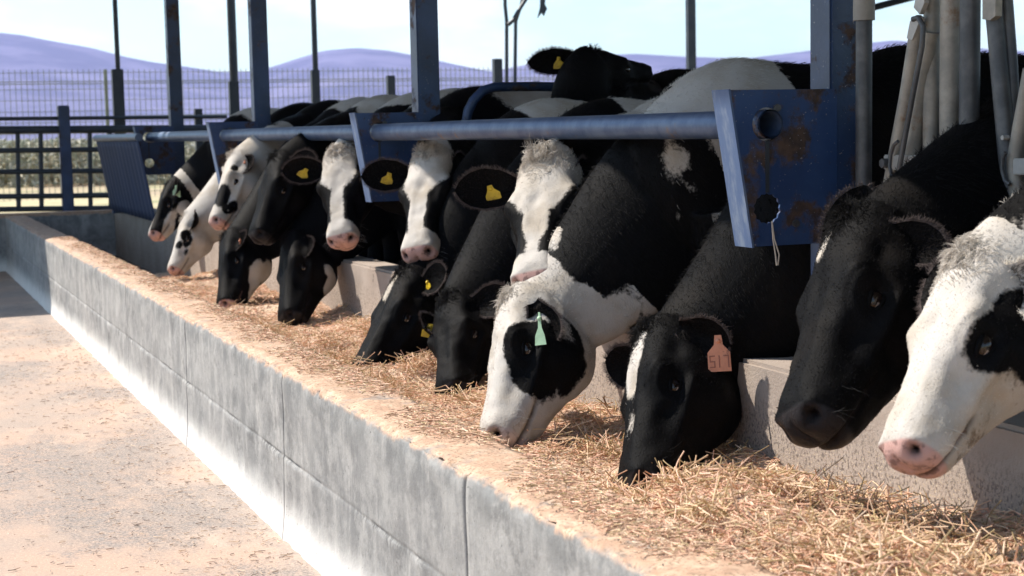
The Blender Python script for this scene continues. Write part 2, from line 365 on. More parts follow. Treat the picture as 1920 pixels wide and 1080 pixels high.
# ------------------------------------------------------------------ feed
def feed_h(X, Y):
    P = np.stack([np.ravel(X), np.ravel(Y), np.zeros(np.size(X))], 1)
    t = (np.ravel(X)-WX1)/(CX-WX1); y = np.ravel(Y)
    h = .385+.045*vnoise(P, 2.3)+.035*vnoise(P, 5.5, 3)+.016*vnoise(P, 15, 8)
    near = sstep(-y, -3.75, -2.9); h += near*(.13*np.exp(-((t-.22)/.34)**2)+.085)
    h += .13*np.exp(-(t/.22)**2)*sstep(y, 4.4, 5.6)*(1-sstep(y, 9.8, 11.0))        # heaped against the wall
    h -= .19*sstep(y, 11.4, 12.0)
    h += .05*np.exp(-((t-1)/.12)**2)*np.clip(vnoise(P, 3, 2)+.2, 0, 1)
    return h.reshape(np.shape(X))
def feed():
    xs = np.linspace(WX1-.002, CX+.002, 48); ys = np.arange(.4, 14, .02)
    X, Y = np.meshgrid(xs, ys, indexing='ij'); Z = feed_h(X, Y)
    n = N('chopped_feed'); v = n.coord('Object')
    c = n.mix(n.ramp(n.noise(v, 3.5, 5), .38, .62), (.56, .365, .26), (.67, .49, .36))
    c = n.mix(n.ramp(n.noise(v, 60, 4, .7), .52, .64), c, (.22, .14, .08)); c = n.mix(n.ramp(n.noise(v, 95, 3, .6), .56, .66), c, (.74, .58, .36))
    n.P(Base_Color=c, Roughness=.9); n.bump(n.noise(v, 75, 5, .75), .9, .015)
    o = grid_mesh('hay_feed', np.stack([X, Y, Z], -1), n.m)
    tagit(o, 'chopped straw feed heaped along the trough in front of the cows', 'feed', kind='stuff')
    # loose stalks
    def stalks(n_, xs, ys, zfun, lmin, lmax, r0, lift, pal, name, parent, flat=.25):
        d = rng.uniform(0, 2*math.pi, n_); el = np.abs(rng.normal(0, flat, n_)); L = rng.uniform(lmin, lmax, n_)*rng.choice([.5, 1, 1.4], n_, p=[.4, .45, .15])
        D = np.stack([np.cos(d)*np.cos(el), np.sin(d)*np.cos(el), np.sin(el)], 1)
        z = zfun(xs, ys)+rng.uniform(0, lift, n_); p0 = np.stack([xs, ys, z], 1)
        bend = rng.normal(0, .18, (n_, 3)); bend[:, 2] = np.abs(bend[:, 2])*.4-.05
        pts = np.stack([p0-D*L[:, None]*.5, p0+bend*L[:, None]*.35, p0+D*L[:, None]*.5], 1)
        gz = zfun(np.clip(pts[..., 0], WX0-9, CX-.004).ravel(), pts[..., 1].ravel()).reshape(pts.shape[:2]) if zfun is not None else 0
        pts[..., 2] = np.maximum(pts[..., 2], gz+.001); pts[..., 0] = np.minimum(pts[..., 0], CX-.004)
        pl = np.array(pal)*[1.10, 1.03, .98]; ci = rng.integers(0, len(pl), n_)
        return strands(name, pts, rng.uniform(.6, 1.35, (n_, 1))*r0, pl[ci]*rng.uniform(.7, 1.1, (n_, 1)), M['straw'], parent)
    pal = [(.64, .43, .30), (.70, .52, .38), (.58, .35, .24), (.62, .49, .30), (.36, .29, .15), (.74, .61, .46), (.58, .33, .23), (.68, .44, .33)]
    n_ = 95000; y = 2.2+(rng.random(n_)**1.55)*9.6; x = rng.uniform(WX1, CX, n_)
    keep = vnoise(np.stack([x, y, 0*x], 1), 4.5, 4) > rng.uniform(-.75, .35, n_)
    x, y = x[keep], y[keep]
    st = stalks(len(x), x, y, feed_h, 0.013, .042, .0011, .012, pal, 'loose_straw', o)
    n2 = 1500; y = 2.2+(rng.random(n2)**1.4)*7.5; x = rng.uniform(WX1+.02, CX-.02, n2)
    st2 = stalks(n2, x, y, feed_h, 0.04, .085, .0014, .03, pal[:2]+pal[3:6], 'long_straw', o, .45)
    cx_ = np.concatenate([rng.uniform(WX1+.05, CX-.2, 26), rng.uniform(WX1+.1, CX-.1, 22)]); cy_ = np.concatenate([rng.uniform(2.15, 3.75, 26), rng.uniform(3.8, 8.5, 22)])
    ci_ = rng.integers(0, len(cx_), 9000); sp_ = rng.uniform(.03, .10, len(cx_))[ci_]
    x = np.clip(cx_[ci_]+rng.normal(0, 1, 9000)*sp_, WX1+.01, CX-.02); y = cy_[ci_]+rng.normal(0, 1, 9000)*sp_*1.3
    hump = lambda a_, b_: feed_h(a_, b_)
    gold = [(.68, .50, .33), (.64, .46, .29), (.74, .58, .42), (.50, .38, .21), (.34, .26, .13), (.64, .40, .27), (.70, .48, .36)]
    st3 = stalks(9000, x, y, hump, .03, .085, .0013, .055, gold, 'straw_clumps', o, .55)
    for s_ in (st, st2, st3): s_['kind'] = 'stuff'
    n3 = 24000; y = 2.3+rng.random(n3)**1.5*11; t = rng.random(n3)**.55; x = WX0+.03+(WX1-WX0-.03)*t
    kp = vnoise(np.stack([x, y, 0*x], 1), 3.3, 14)+.5*(t-.5) > rng.uniform(-.4, .6, n3); x, y = x[kp], y[kp]
    s3 = stalks(len(x), x, y, lambda a_, b_: np.full(np.shape(a_), WH+.006), .006, .030, .0010, .003, pal+[(.30, .2, .13)]*3, 'scattered_straw', o, .10); s3['kind'] = 'stuff'
    n4 = 3200; y = 3.0+rng.random(n4)**1.3*9; x = WX0-.03-np.abs(rng.exponential(.45, n4))
    s4 = stalks(n4, x, y, lambda a_, b_: np.full(np.shape(a_), .016), .008, .030, .0011, .002, [(.58, .44, .31), (.50, .36, .26), (.22, .17, .14), (.62, .48, .34), (.26, .19, .15), (.24, .2, .17)], 'straw_litter', None, .08)
    tagit(s4, 'fine straw litter strewn over the sunlit alley floor beside the wall', 'litter', kind='stuff')
feed()

# ------------------------------------------------------------------ steel: posts, brackets, rails
BARX, POSTX, BAYS = 2.31, 2.52, (3.83, 7.47, 11.1, 14.5)
wh = ['blue post nearest the camera, beside the headlock tubes', 'second blue post from the right, behind the white-faced cows', 'third blue post from the right, behind the black and white backs', 'blue post furthest off, beyond the last feeding cows']
for k, Y in enumerate(BAYS):
    p = MB(); p.box((POSTX, Y-.01, .10), (POSTX+.115, Y+.10, 3.30)); po = p.build('steel_post', M['blue'], bevel=.006)
    tagit(po, wh[k], 'post', 'blue steel posts along the feed rail')
    br = MB(); zt, zb = 1.495, 1.06
    sgn = MB()
    # web plate, with an open hole drawn as a ring of quads
    out = [(2.195, zt), (POSTX+.02, zt), (POSTX+.02, zb), (2.268, zb)]
    hole_c = [(BARX, 1.40), (BARX+.0, 1.165)]
    bmw = bmesh.new(); 
    def ringpts(c, r, m=24, jag=0): return [(c[0]+(r+jag*(i % 2))*math.cos(2*math.pi*i/m), c[1]+(r+jag*(i % 2))*math.sin(2*math.pi*i/m)) for i in range(m)]
    loops = [out, ringpts(hole_c[0], .047), ringpts(hole_c[1], .040, 28, .004)]
    eds = []
    for lp in loops:
        vs_ = [bmw.verts.new((x, Y-.012, z)) for x, z in lp]; eds += [bmw.edges.new((vs_[i], vs_[(i+1) % len(vs_)])) for i in range(len(vs_))]
    bmesh.ops.triangle_fill(bmw, edges=eds, use_beauty=True)
    for fc_ in list(bmw.faces):                         # triangle_fill also closes the holes: open them again
        cx_, cz_ = fc_.calc_center_median().x, fc_.calc_center_median().z
        if any((cx_-h[0])**2+(cz_-h[1])**2 < (.036)**2 and all((v.co.x-h[0])**2+(v.co.z-h[1])**2 < .06**2 for v in fc_.verts) for h in hole_c): bmw.faces.remove(fc_)
    rr = bmesh.ops.extrude_face_region(bmw, geom=list(bmw.faces)); bmesh.ops.translate(bmw, vec=(0, .008, 0), verts=[v for v in rr['geom'] if isinstance(v, bmesh.types.BMVert)])
    bmesh.ops.recalc_face_normals(bmw, faces=bmw.faces)
    me = bpy.data.meshes.new('bracket_web'); bmw.to_mesh(me); bmw.free()
    root = empty('rail_bracket', (POSTX, Y, zt), ['rusty blue bracket plate with two round holes on the nearest post', 'blue bracket with a rail end in it, between the white-faced cows', 'small blue bracket above the spotted white head', 'farthest blue bracket next to the blue sheet panel'][k], 'bracket', 'brackets carrying the feed rail')
    link('web', me, M['bracket'], root, False)
    fl = MB(); fl.prism([(2.187, Y-.014, zt+.003), (2.194, Y-.014, zt+.003), (2.267, Y-.014, zb-.003), (2.260, Y-.014, zb-.003)], (0, .095, 0))
    fl.build('front_flange', M['flange'], root)
    tp = MB(); tp.box((2.2, Y-.0035, zt-.006), (POSTX-.002, Y+.08, zt+.001)); tp.build('top_flange', M['blue'], root)
    sl_ = MB(); sl_.box((BARX-.006, Y-.0145, 1.21), (BARX+.006, Y-.0125, 1.355)); sl_.build('slot', M['darksteel'], root)
    for q in ((POSTX-.12, zb+.06), (BARX+.03, zt-.05)):
        sl_ = MB(); sl_.tube([(q[0], Y-.0125, q[1]), (q[0], Y-.022, q[1])], .011, 6); sl_.build('bolt', M['tubedark'], root)
    if k == 0:
        tw = MB()
        for q in (0, 1): tw.tube([(BARX+.01, Y-.02, 1.13), (BARX+.012+.004*q, Y-.022, 1.08), (BARX+.018+.012*q, Y-.025, 1.035), (BARX+.022+.004*q, Y-.024, 1.005)], .0022, 6)
        tagit(tw.build('twine', M['rope'], None, True), 'loose end of pale twine hanging from the lower hole of the rusty bracket', 'twine')
def rail(y0, y1, lab):
    m = MB(); m.tube([(BARX, y0, 1.40), (BARX, (y0+y1)/2, 1.402), (BARX, y1, 1.40)], .041, 24, caps=False)
    m.tube([(BARX, y1, 1.40), (BARX, (y0+y1)/2, 1.402), (BARX, y0, 1.40)], .036, 24, caps=False)
    me = m.mesh('feed_rail'); n = 24
    return tagit(link('feed_rail', me, M['pipe']), lab, 'rail', 'galvanised neck rails over the trough')
rail(3.80, 7.50, 'thick galvanised neck rail nearest the camera, ending at the rusty bracket')
rail(7.455, 11.12, 'galvanised neck rail above the spotted and white-blazed heads, middle of the three')
rail(11.085, 14.35, 'shortest looking neck rail, with a bright pipe end, farthest of the three')
ec = MB(); ec.tube(arc((BARX, 14.36, 1.36), .045, math.pi*.5, 0, (0, 1, 0), (0, 0, 1), 6), .041, 14); ec.build('rail_elbow', M['strap'], None, True)
tagit(bpy.data.objects['rail_elbow'], 'bright worn pipe elbow at the far end of the last neck rail', 'pipe end')
# blue sheet panel closing the last bay
def sheet():
    ys = np.linspace(13.95, 16.7, 90); zs = np.linspace(1.38, .66, 10); G = np.zeros((90, 10, 3))
    for j, z in enumerate(zs): G[:, j] = np.stack([2.13+(1.38-z)*.17+.009*np.sign(np.sin(ys*2*math.pi/.21))*np.minimum(1, 1.8*np.abs(np.sin(ys*2*math.pi/.21))), ys, np.full(90, z)], 1)
    o = tagit(empty('sheet_panel', (2.2, 16, 1.38), 'dark blue ribbed sheet panel slanting under a rail at the far end of the trough', 'panel'))
    s_ = grid_mesh('ribbed_sheet', G, M['sheet'], o); sd = s_.modifiers.new('t', 'SOLIDIFY'); sd.thickness = .004
    t = MB(); t.tube([(2.14, 13.92, 1.40), (2.14, 16.75, 1.40)], .035, 14); t.build('top_rail', M['pipe'], o, True)
    q = MB(); q.box((2.27, 16.72, .62), (2.36, 16.81, 1.44)); q.build('end_post', M['blue'], o)
sheet()

# ------------------------------------------------------------------ headlocks by the nearest post
def T(px, py, x):                                    # a point of the headlock plane x metres across from the camera
    dirv = F_+(px-960)/FPX*CR-(py-540)/FPX*CU; return CAM+dirv*(x/dirv[0])
def lockpart(name, pts, r, mat, root, n=16): m = MB(); m.tube(pts, r, n); return m.build(name, mat, root, True)
hk = empty('headlock', (2.6, 3.5, .7), 'grey headlock with a slanted tube pair and two light upright tubes beside the blue post', 'headlock', 'cow headlocks')
def upright(px, pxb, r, mat, root, x=2.60, ztop=2.2, zb=.72, name='upright_tube'):
    a_ = T(px, 20, x); return lockpart(name, [(x, a_[1], ztop), (x, a_[1], 1.3), (x, a_[1], zb)], r, mat, root)
u1 = upright(1620, 0, .023, M['tubedark'], hk, 2.56, name='hinge_tube')
a_ = T(1620, 20, 2.56); m = MB(); m.tube([(2.56, a_[1], 2.2), (2.56, a_[1], 1.68)], .030, 18); m.build('sleeve', M['tube'], u1, True)
upright(1747, 0, .0215, M['tube'], hk, 2.60); upright(1782, 0, .0265, M['tube'], hk, 2.60)
sl1 = [T(1722, 40, 2.57), T(1700, 180, 2.57), T(1672, 330, 2.57), T(1655, 420, 2.57)]
lockpart('locking_tube', sl1, .020, M['tube'], hk)
lockpart('locking_tube', [T(1745, 60, 2.585), T(1722, 200, 2.585), T(1704, 330, 2.585), T(1700, 400, 2.585)], .022, M['tube'], hk)
lockpart('release_rod', [T(1712, 36, 2.54), T(1722, 33, 2.54), T(1731, 50, 2.54), T(1729, 85, 2.54), T(1700, 240, 2.54), T(1676, 370, 2.54), T(1668, 420, 2.54)], .0075, M['tubedark'], hk, 10)
pl = MB(); c_ = [T(1656, 290, 2.555), T(1736, 292, 2.555), T(1736, 320, 2.555), T(1656, 318, 2.555)]; pl.prism(c_, (.012, 0, 0)); pl.build('pivot_plate', M['strap'], hk, bevel=.003)
pl = MB(); c_ = [T(1700, 72, 2.55), T(1706, 40, 2.55), T(1718, 28, 2.55), T(1726, 34, 2.55), T(1710, 75, 2.55)]; pl.prism(c_, (.015, 0, 0)); pl.build('latch_plate', M['strap'], hk)
pl = MB(); c_ = [T(1713, 14, 2.55), T(1716, 0, 2.55), T(1716, -30, 2.55), T(1733, -30, 2.55), T(1733, 5, 2.55), T(1724, 27, 2.55)]; pl.prism(c_, (.015, 0, 0)); pl.build('latch_plate', M['strap'], hk)
pl = MB(); q = T(1660, 306, 2.545); pl.tube([q-np.array([.012, 0, 0]), q+np.array([.01, 0, 0])], .013, 6); pl.build('pivot_bolt', M['tubedark'], hk)
pl = MB(); pl.tube([T(1684, 265, 2.53), T(1676, 272, 2.53), T(1670, 290, 2.53), T(1668, 312, 2.53), T(1672, 330, 2.53)], .005, 8); pl.build('hook', M['tubedark'], hk, True)
hk2 = empty('headlock', (2.6, 3.1, .7), 'grey headlock with a dark sleeved tube and long slanted tubes at the right edge', 'headlock', 'cow headlocks')
u2 = upright(1819, 0, .026, M['tubedark'], hk2, 2.58, name='hinge_tube')
a_ = T(1819, 20, 2.58); m = MB(); m.tube([(2.58, a_[1], 2.2), (2.58, a_[1], 1.722)], .032, 18); m.build('sleeve', M['tube'], u2, True)
lockpart('locking_tube', [T(1858, -40, 2.57), T(1868, 60, 2.57), T(1882, 220, 2.57), T(1892, 330, 2.57), T(1898, 440, 2.57)], .022, M['tubedark'], hk2)
lockpart('locking_tube', [T(1884, -40, 2.60), T(1896, 120, 2.60), T(1902, 240, 2.60), T(1906, 380, 2.60)], .016, M['tubedark'], hk2)
lockpart('locking_tube', [T(1934, 130, 2.57), T(1914, 240, 2.57), T(1903, 300, 2.57), T(1912, 420, 2.57), T(1925, 520, 2.57)], .020, M['tube'], hk2)
pl = MB(); c_ = [T(1898, 297, 2.55), T(1990, 297, 2.55), T(1990, 328, 2.55), T(1898, 328, 2.55)]; pl.prism(c_, (.012, 0, 0)); pl.build('pivot_plate', M['strap'], hk2, bevel=.003)
pl = MB(); c_ = [T(1842, -40, 2.54), T(1868, -40, 2.54), T(1866, 30, 2.54), T(1856, 38, 2.54), T(1842, 36, 2.54)]; pl.prism(c_, (.02, 0, 0)); pl.build('latch_plate', M['tube'], hk2)
lockpart('hook', [T(1886, 286, 2.54), T(1880, 296, 2.54), T(1879, 320, 2.54), T(1884, 338, 2.54), T(1893, 346, 2.54)], .005, M['tubedark'], hk2, 8)
pl = MB(); q = T(1884, 258, 2.545); pl.tube([q-np.array([.008, 0, 0]), q+np.array([.01, 0, 0])], .006, 8); pl.build('pivot_bolt', M['strap'], hk2)

# ------------------------------------------------------------------ beyond: gate, back posts, mesh fence, loops
def W_(px, py, Y):                                   # a point on the cross line at distance Y
    dirv = F_+(px-960)/FPX*CR-(py-540)/FPX*CU; return CAM+dirv*(Y/dirv[1])
GY = 18.2
gt = empty('pen_gate', (0, GY, .6), 'dark barred pen gate of crossed rails behind the far end wall', 'gate')
for py, r in ((222, .022), (243, .045), (282, .030), (322, .030), (368, .030), (392, .03)):
    a_ = W_(-140, py+2, GY); b_ = W_(425 if py == 222 else (400 if py == 243 else 232), py-(3 if py == 222 else 2), GY)
    m = MB(); m.tube([a_, b_], r, 10); m.build('rail', M['darksteel'], gt, True)
for px in (-100, -58, -12, 33, 76, 168, 206):
    m = MB(); m.tube([W_(px, 245, GY+.02), W_(px+2, 396, GY+.02)], .026, 10); m.build('bar', M['darksteel'], gt, True)
a_ = W_(123, 300, GY); m = MB(); m.box((a_[0]-.062, GY-.07, .0), (a_[0]+.062, GY+.05, 1.77)); m.build('gate_post', M['blue'], gt, bevel=.01)
# posts of the cross fence far behind
def back_post(px, Y, w0, ztop, label, sleeve=None, w1=None):
    q = W_(px, 250, Y); root = empty('fence_post', (q[0], Y, 0), label, 'post', 'dark posts of the back fence')
    m = MB(); z1 = sleeve if sleeve else ztop; m.box((q[0]-w0/2, Y-.05, -.05), (q[0]+w0/2, Y+.05, z1)); m.build('lower_tube', M['darksteel'], root, bevel=.006)
    if sleeve:
        m = MB(); m.tube([(q[0]+.01, Y, z1-.2), (q[0]+.01, Y, ztop)], w1/2, 12); m.build('upper_tube', M['darksteel'], root, True)
back_post(225, 18.5, .125, 6.2, 'thin dark post with a thick lower sleeve behind the ribbed blue panel', 2.18, .055)
back_post(441, 19.0, .115, 6.4, 'dark post with a side lug between the third and the farthest blue post', 2.05, .105)
back_post(594, 20.0, .105, 6.6, 'thin dark post between the second and third blue posts', 2.22, .075)
back_post(735, 20.5, .105, 2.16, 'short dark stub post behind the backs, left of the second blue post')
back_post(935, 20.5, .12, 2.38, 'short thick dark stub post beside the thin double pole')
back_post(1007, 23, .10, 2.15, 'smallest dark stub post, just left of the raised black head')
back_post(1297, 21, .125, 6.8, 'single dark post rising behind the black and white backs right of the raised head')
back_post(373, 18.6, .085, 1.72, 'short dark gate post between the two farthest blue posts')
pq = W_(956, 100, 21); dp = empty('double_pole', (pq[0], 21, 0), 'pair of thin dark poles with a curved top and a hanging strap', 'pole')
for px, t in ((950, 0), (965, -6)):
    m = MB(); m.tube([W_(px, 215, 21)-np.array([0, 0, 2.]), W_(px, 200, 21), W_(px-t*.3, 40, 21), W_(px+(12 if t else -3), 10, 21), W_(px+(22 if t else -3), -30, 21), W_(px+(40 if t else -3), -420, 21)], .028, 8); m.build('pole', M['darksteel'], dp, True)
m = MB(); m.tube([W_(953, 46, 20.9), W_(962, 38, 20.9), W_(976, 14, 20.9), W_(990, -8, 20.9)], .03, 8); m.build('stay', M['darksteel'], dp, True)
m = MB(); m.prism([W_(1014, -20, 20.9), W_(1024, -20, 20.9), W_(1022, 8, 20.9), W_(1026, 16, 20.9), W_(1020, 30, 20.9), W_(1016, 24, 20.9), W_(1008, 34, 20.9), W_(1013, 14, 20.9)], (0, .02, 0)); m.build('strap', M['darksteel'], dp)
m = MB(); m.tube([W_(990, -8, 20.9), W_(1004, -24, 20.9), W_(1020, -22, 20.9)], .02, 8); m.build('hanger', M['darksteel'], dp, True)
# divider loop behind the rail
DY = 7.36
lp = MB(); lp.tube([W_(872, 330, DY), W_(873, 232, DY), W_(878, 208, DY), W_(888, 188, DY), W_(905, 170, DY), W_(928, 163, DY), W_(1000, 162, DY), W_(1100, 164, DY), W_(1200, 166, DY)], .024, 14)
tagit(lp.build('divider_loop', M['blue'], None, True), 'bent blue tube of a stall divider arching over the backs left of the raised head', 'rail')
# mesh fence
def mesh_fence():
    root = empty('mesh_fence', un(400, 300, 30), 'pale welded wire mesh fence in front of the hills', 'fence')
    p0, p1 = un(-120, 262, 28.0), un(1100, 240, 32.5); dx = (p1-p0)[:2]; Ln = np.linalg.norm(dx); dx /= Ln; ex = np.array([dx[0], dx[1], 0]); ny = np.array([-dx[1], dx[0], 0])
    B0_ = np.array([p0[0], p0[1], 0]); m = MB(); r = .0042
    def strip(a, b, ax, r): m.add([a-ax*r-ny*r, a+ax*r-ny*r, a+ax*r+ny*r, a-ax*r+ny*r, b-ax*r-ny*r, b+ax*r-ny*r, b+ax*r+ny*r, b-ax*r+ny*r], [(0, 1, 5, 4), (1, 2, 6, 5), (2, 3, 7, 6), (3, 0, 4, 7)])
    for k in range(int(Ln/.10)):
        q = B0_+ex*(k*.10); strip(q+np.array([0, 0, .3]), q+np.array([0, 0, 2.66]), ex, r*1.25)
    z = .32; zz = np.array([0, 0, 1.])
    for z in [.4, .6, .8, 1.0, 1.1, 1.3, 1.5, 1.7, 1.8, 1.9, 2.1, 2.3, 2.40, 2.44, 2.6]:
        q = B0_+zz*z; strip(q, q+ex*Ln, zz, r*(1.9 if z in (2.40, 2.44, 1.8) else 1.1))
    m.build('wire_mesh', M['fence'], root)
    for k in range(0, int(Ln), 3):
        q = B0_+ex*k; p = MB(); p.box((q[0]-.03, q[1]+.03, -.05), (q[0]+.03, q[1]+.09, 2.66)); p.build('fence_post', M['fence'], root)
mesh_fence()
# barn roof on the posts, and an unseen canopy placed to shade the far end of the alley
rf = empty('barn_roof', (5, 7, 3.4), 'sheet metal barn roof carried by the blue posts', 'roof')
m = MB(); m.prism([(1.13, -4, 3.30), (1.13, -4, 3.34), (16, -4, 4.84), (16, -4, 4.80)], (0, 18.4, 0)); m.build('roof_sheet', M['roof'], rf)
for Y in BAYS:
    m = MB(); m.prism([(1.2, Y, 3.20), (1.2, Y, 3.302), (15.8, Y, 4.772), (15.8, Y, 4.6)], (0, .1, 0)); m.build('rafter', M['blue'], rf)
cp = empty('canopy', (-3, 17, 3.6), 'unseen flat sheet canopy placed to shade the far end of the alley', 'canopy')
m = MB(); m.box((-9, 15.1, 3.6), (2.9, 20.6, 3.66)); m.build('roof_sheet', M['roof'], cp)
for q in ((-8.8, 15.3), (-8.8, 20.4), (2.745, 15.5)):
    m = MB(); m.box((q[0]-.06, q[1]-.06, 0), (q[0]+.06, q[1]+.06, 3.597)); m.build('leg', M['blue'], cp)
# steel truss member seen between the headlock tubes
q0 = W_(1570, 32, 12); bp = empty('braced_post', (q0[0], 12, 0), 'dark thin roof brace crossing the sky right of the nearest blue post', 'post')
m = MB(); m.box((q0[0]-.05, 11.95, .1), (q0[0]+.05, 12.05, 3.98)); m.build('post', M['darksteel'], bp)
q1 = W_(1760, -18, 12); dq = (q1-q0)/(q1[0]-q0[0]); m = MB(); m.tube([q0, q1, q0+dq*(14.6-q0[0])], .03, 8); m.build('brace', M['darksteel'], bp, True)
q2 = W_(1625, 0, 12); q3 = W_(1640, 12, 12); m = MB(); m.tube([q3+(q3-q2)*.1, q2, q2-np.array([.45, 0, -1.15])], .018, 8); m.build('tie', M['darksteel'], bp, True)

# scrub beyond the fence
def scrub():
    n_ = 26000; px = rng.uniform(-150, 1150, n_); d = rng.uniform(46, 60, n_); P = np.array([un(a_, 258, b_) for a_, b_ in zip(px, d)]); P[:, 2] = 0
    ht = .9+.9*np.clip(vnoise(P, .16, 2)+.35, 0, 1)
    z = ht*rng.random(n_)**.8; c = P+np.stack([0*z, 0*z, z], 1); dr = rng.normal(0, 1, (n_, 3)); dr /= np.linalg.norm(dr, axis=1)[:, None]
    pts = np.stack([c-dr*.14, c, c+dr*.14], 1)
    pal = np.array([(.36, .34, .25), (.42, .39, .29), (.46, .42, .32), (.28, .28, .19)])
    o = strands('scrub', pts, np.array([.01, .05, .01])[None]*np.ones((n_, 1)), pal[rng.integers(0, 4, n_)]*rng.uniform(.7, 1.2, (n_, 1)), M['scrub'])
    tagit(o, 'pale green scrub growing beyond the mesh fence', 'scrub', kind='stuff')
scrub()
# ------------------------------------------------------------------ cows: one continuous body each
HEAD = np.array([  # u, top, bottom, half width   (head lengths)
 (-.058,-.105,-.20,.045),(-.035,-.035,-.27,.105),(.03,.0,-.34,.150),(.12,.012,-.40,.172),(.22,.016,-.435,.188),(.33,.014,-.445,.202),
 (.42,.006,-.44,.204),(.52,-.006,-.40,.170),(.62,-.014,-.345,.138),(.72,-.014,-.305,.128),(.80,-.010,-.278,.122),(.87,-.006,-.256,.124),
 (.93,-.010,-.236,.126),(.975,-.030,-.215,.121),(1.005,-.060,-.19,.100),(1.02,-.10,-.155,.06)])
TORSO = np.array([ # back from the point of the shoulder, top, bottom, half width (m)
 (-.16,1.16,.98,.06),(-.10,1.26,.86,.14),(0,1.36,.74,.20),(.18,1.45,.66,.245),(.45,1.44,.62,.27),(.8,1.425,.575,.30),(1.1,1.43,.58,.30),
 (1.35,1.455,.66,.275),(1.55,1.44,.76,.24),(1.70,1.38,.90,.18),(1.76,1.28,1.02,.09)])
HEAD[:, 3] *= 1.22; HEAD[:, 2] = HEAD[:, 2]*1.31-.005; HEAD[:2, 2] *= .9
def cinterp(x, xs, ys):                          # smooth interpolation through table rows
    m = np.gradient(ys, xs, axis=0); i = np.clip(np.searchsorted(xs, x)-1, 0, len(xs)-2)
    h = (xs[i+1]-xs[i])[:, None]; t = ((x-xs[i])/(xs[i+1]-xs[i]))[:, None]
    return (2*t**3-3*t**2+1)*ys[i]+(t**3-2*t**2+t)*h*m[i]+(-2*t**3+3*t**2)*ys[i+1]+(t**3-t**2)*h*m[i+1]
def loft(centers, rights, ups, hw, ht, hb, nang=40, n_up=2.5, n_dn=2.1, kb=.0):
    q = np.linspace(0, 2*math.pi, nang, endpoint=False); c, s = np.cos(q), np.sin(q)
    V = []
    for i in range(len(centers)):
        e = np.where(s > 0, n_up, n_dn)
        x = np.sign(c)*np.abs(c)**(2/e)*hw[i]; y = np.sign(s)*np.abs(s)**(2/e)
        x = x*np.where(s < 0, 1-kb*np.abs(y)**1.3, 1); y = np.where(y > 0, y*ht[i], y*hb[i])
        V.append(centers[i]+x[:, None]*rights[i]+y[:, None]*ups[i])
    V = np.concatenate(V); n = len(centers)
    f = [(i*nang+k, i*nang+(k+1) % nang, (i+1)*nang+(k+1) % nang, (i+1)*nang+k) for i in range(n-1) for k in range(nang)]
    f += [tuple(range(nang))[::-1], tuple((n-1)*nang+k for k in range(nang))]
    return V, f
def gauss(p, c, r): return np.exp(-((((p-np.array(c))/np.array(r))**2).sum(-1)))

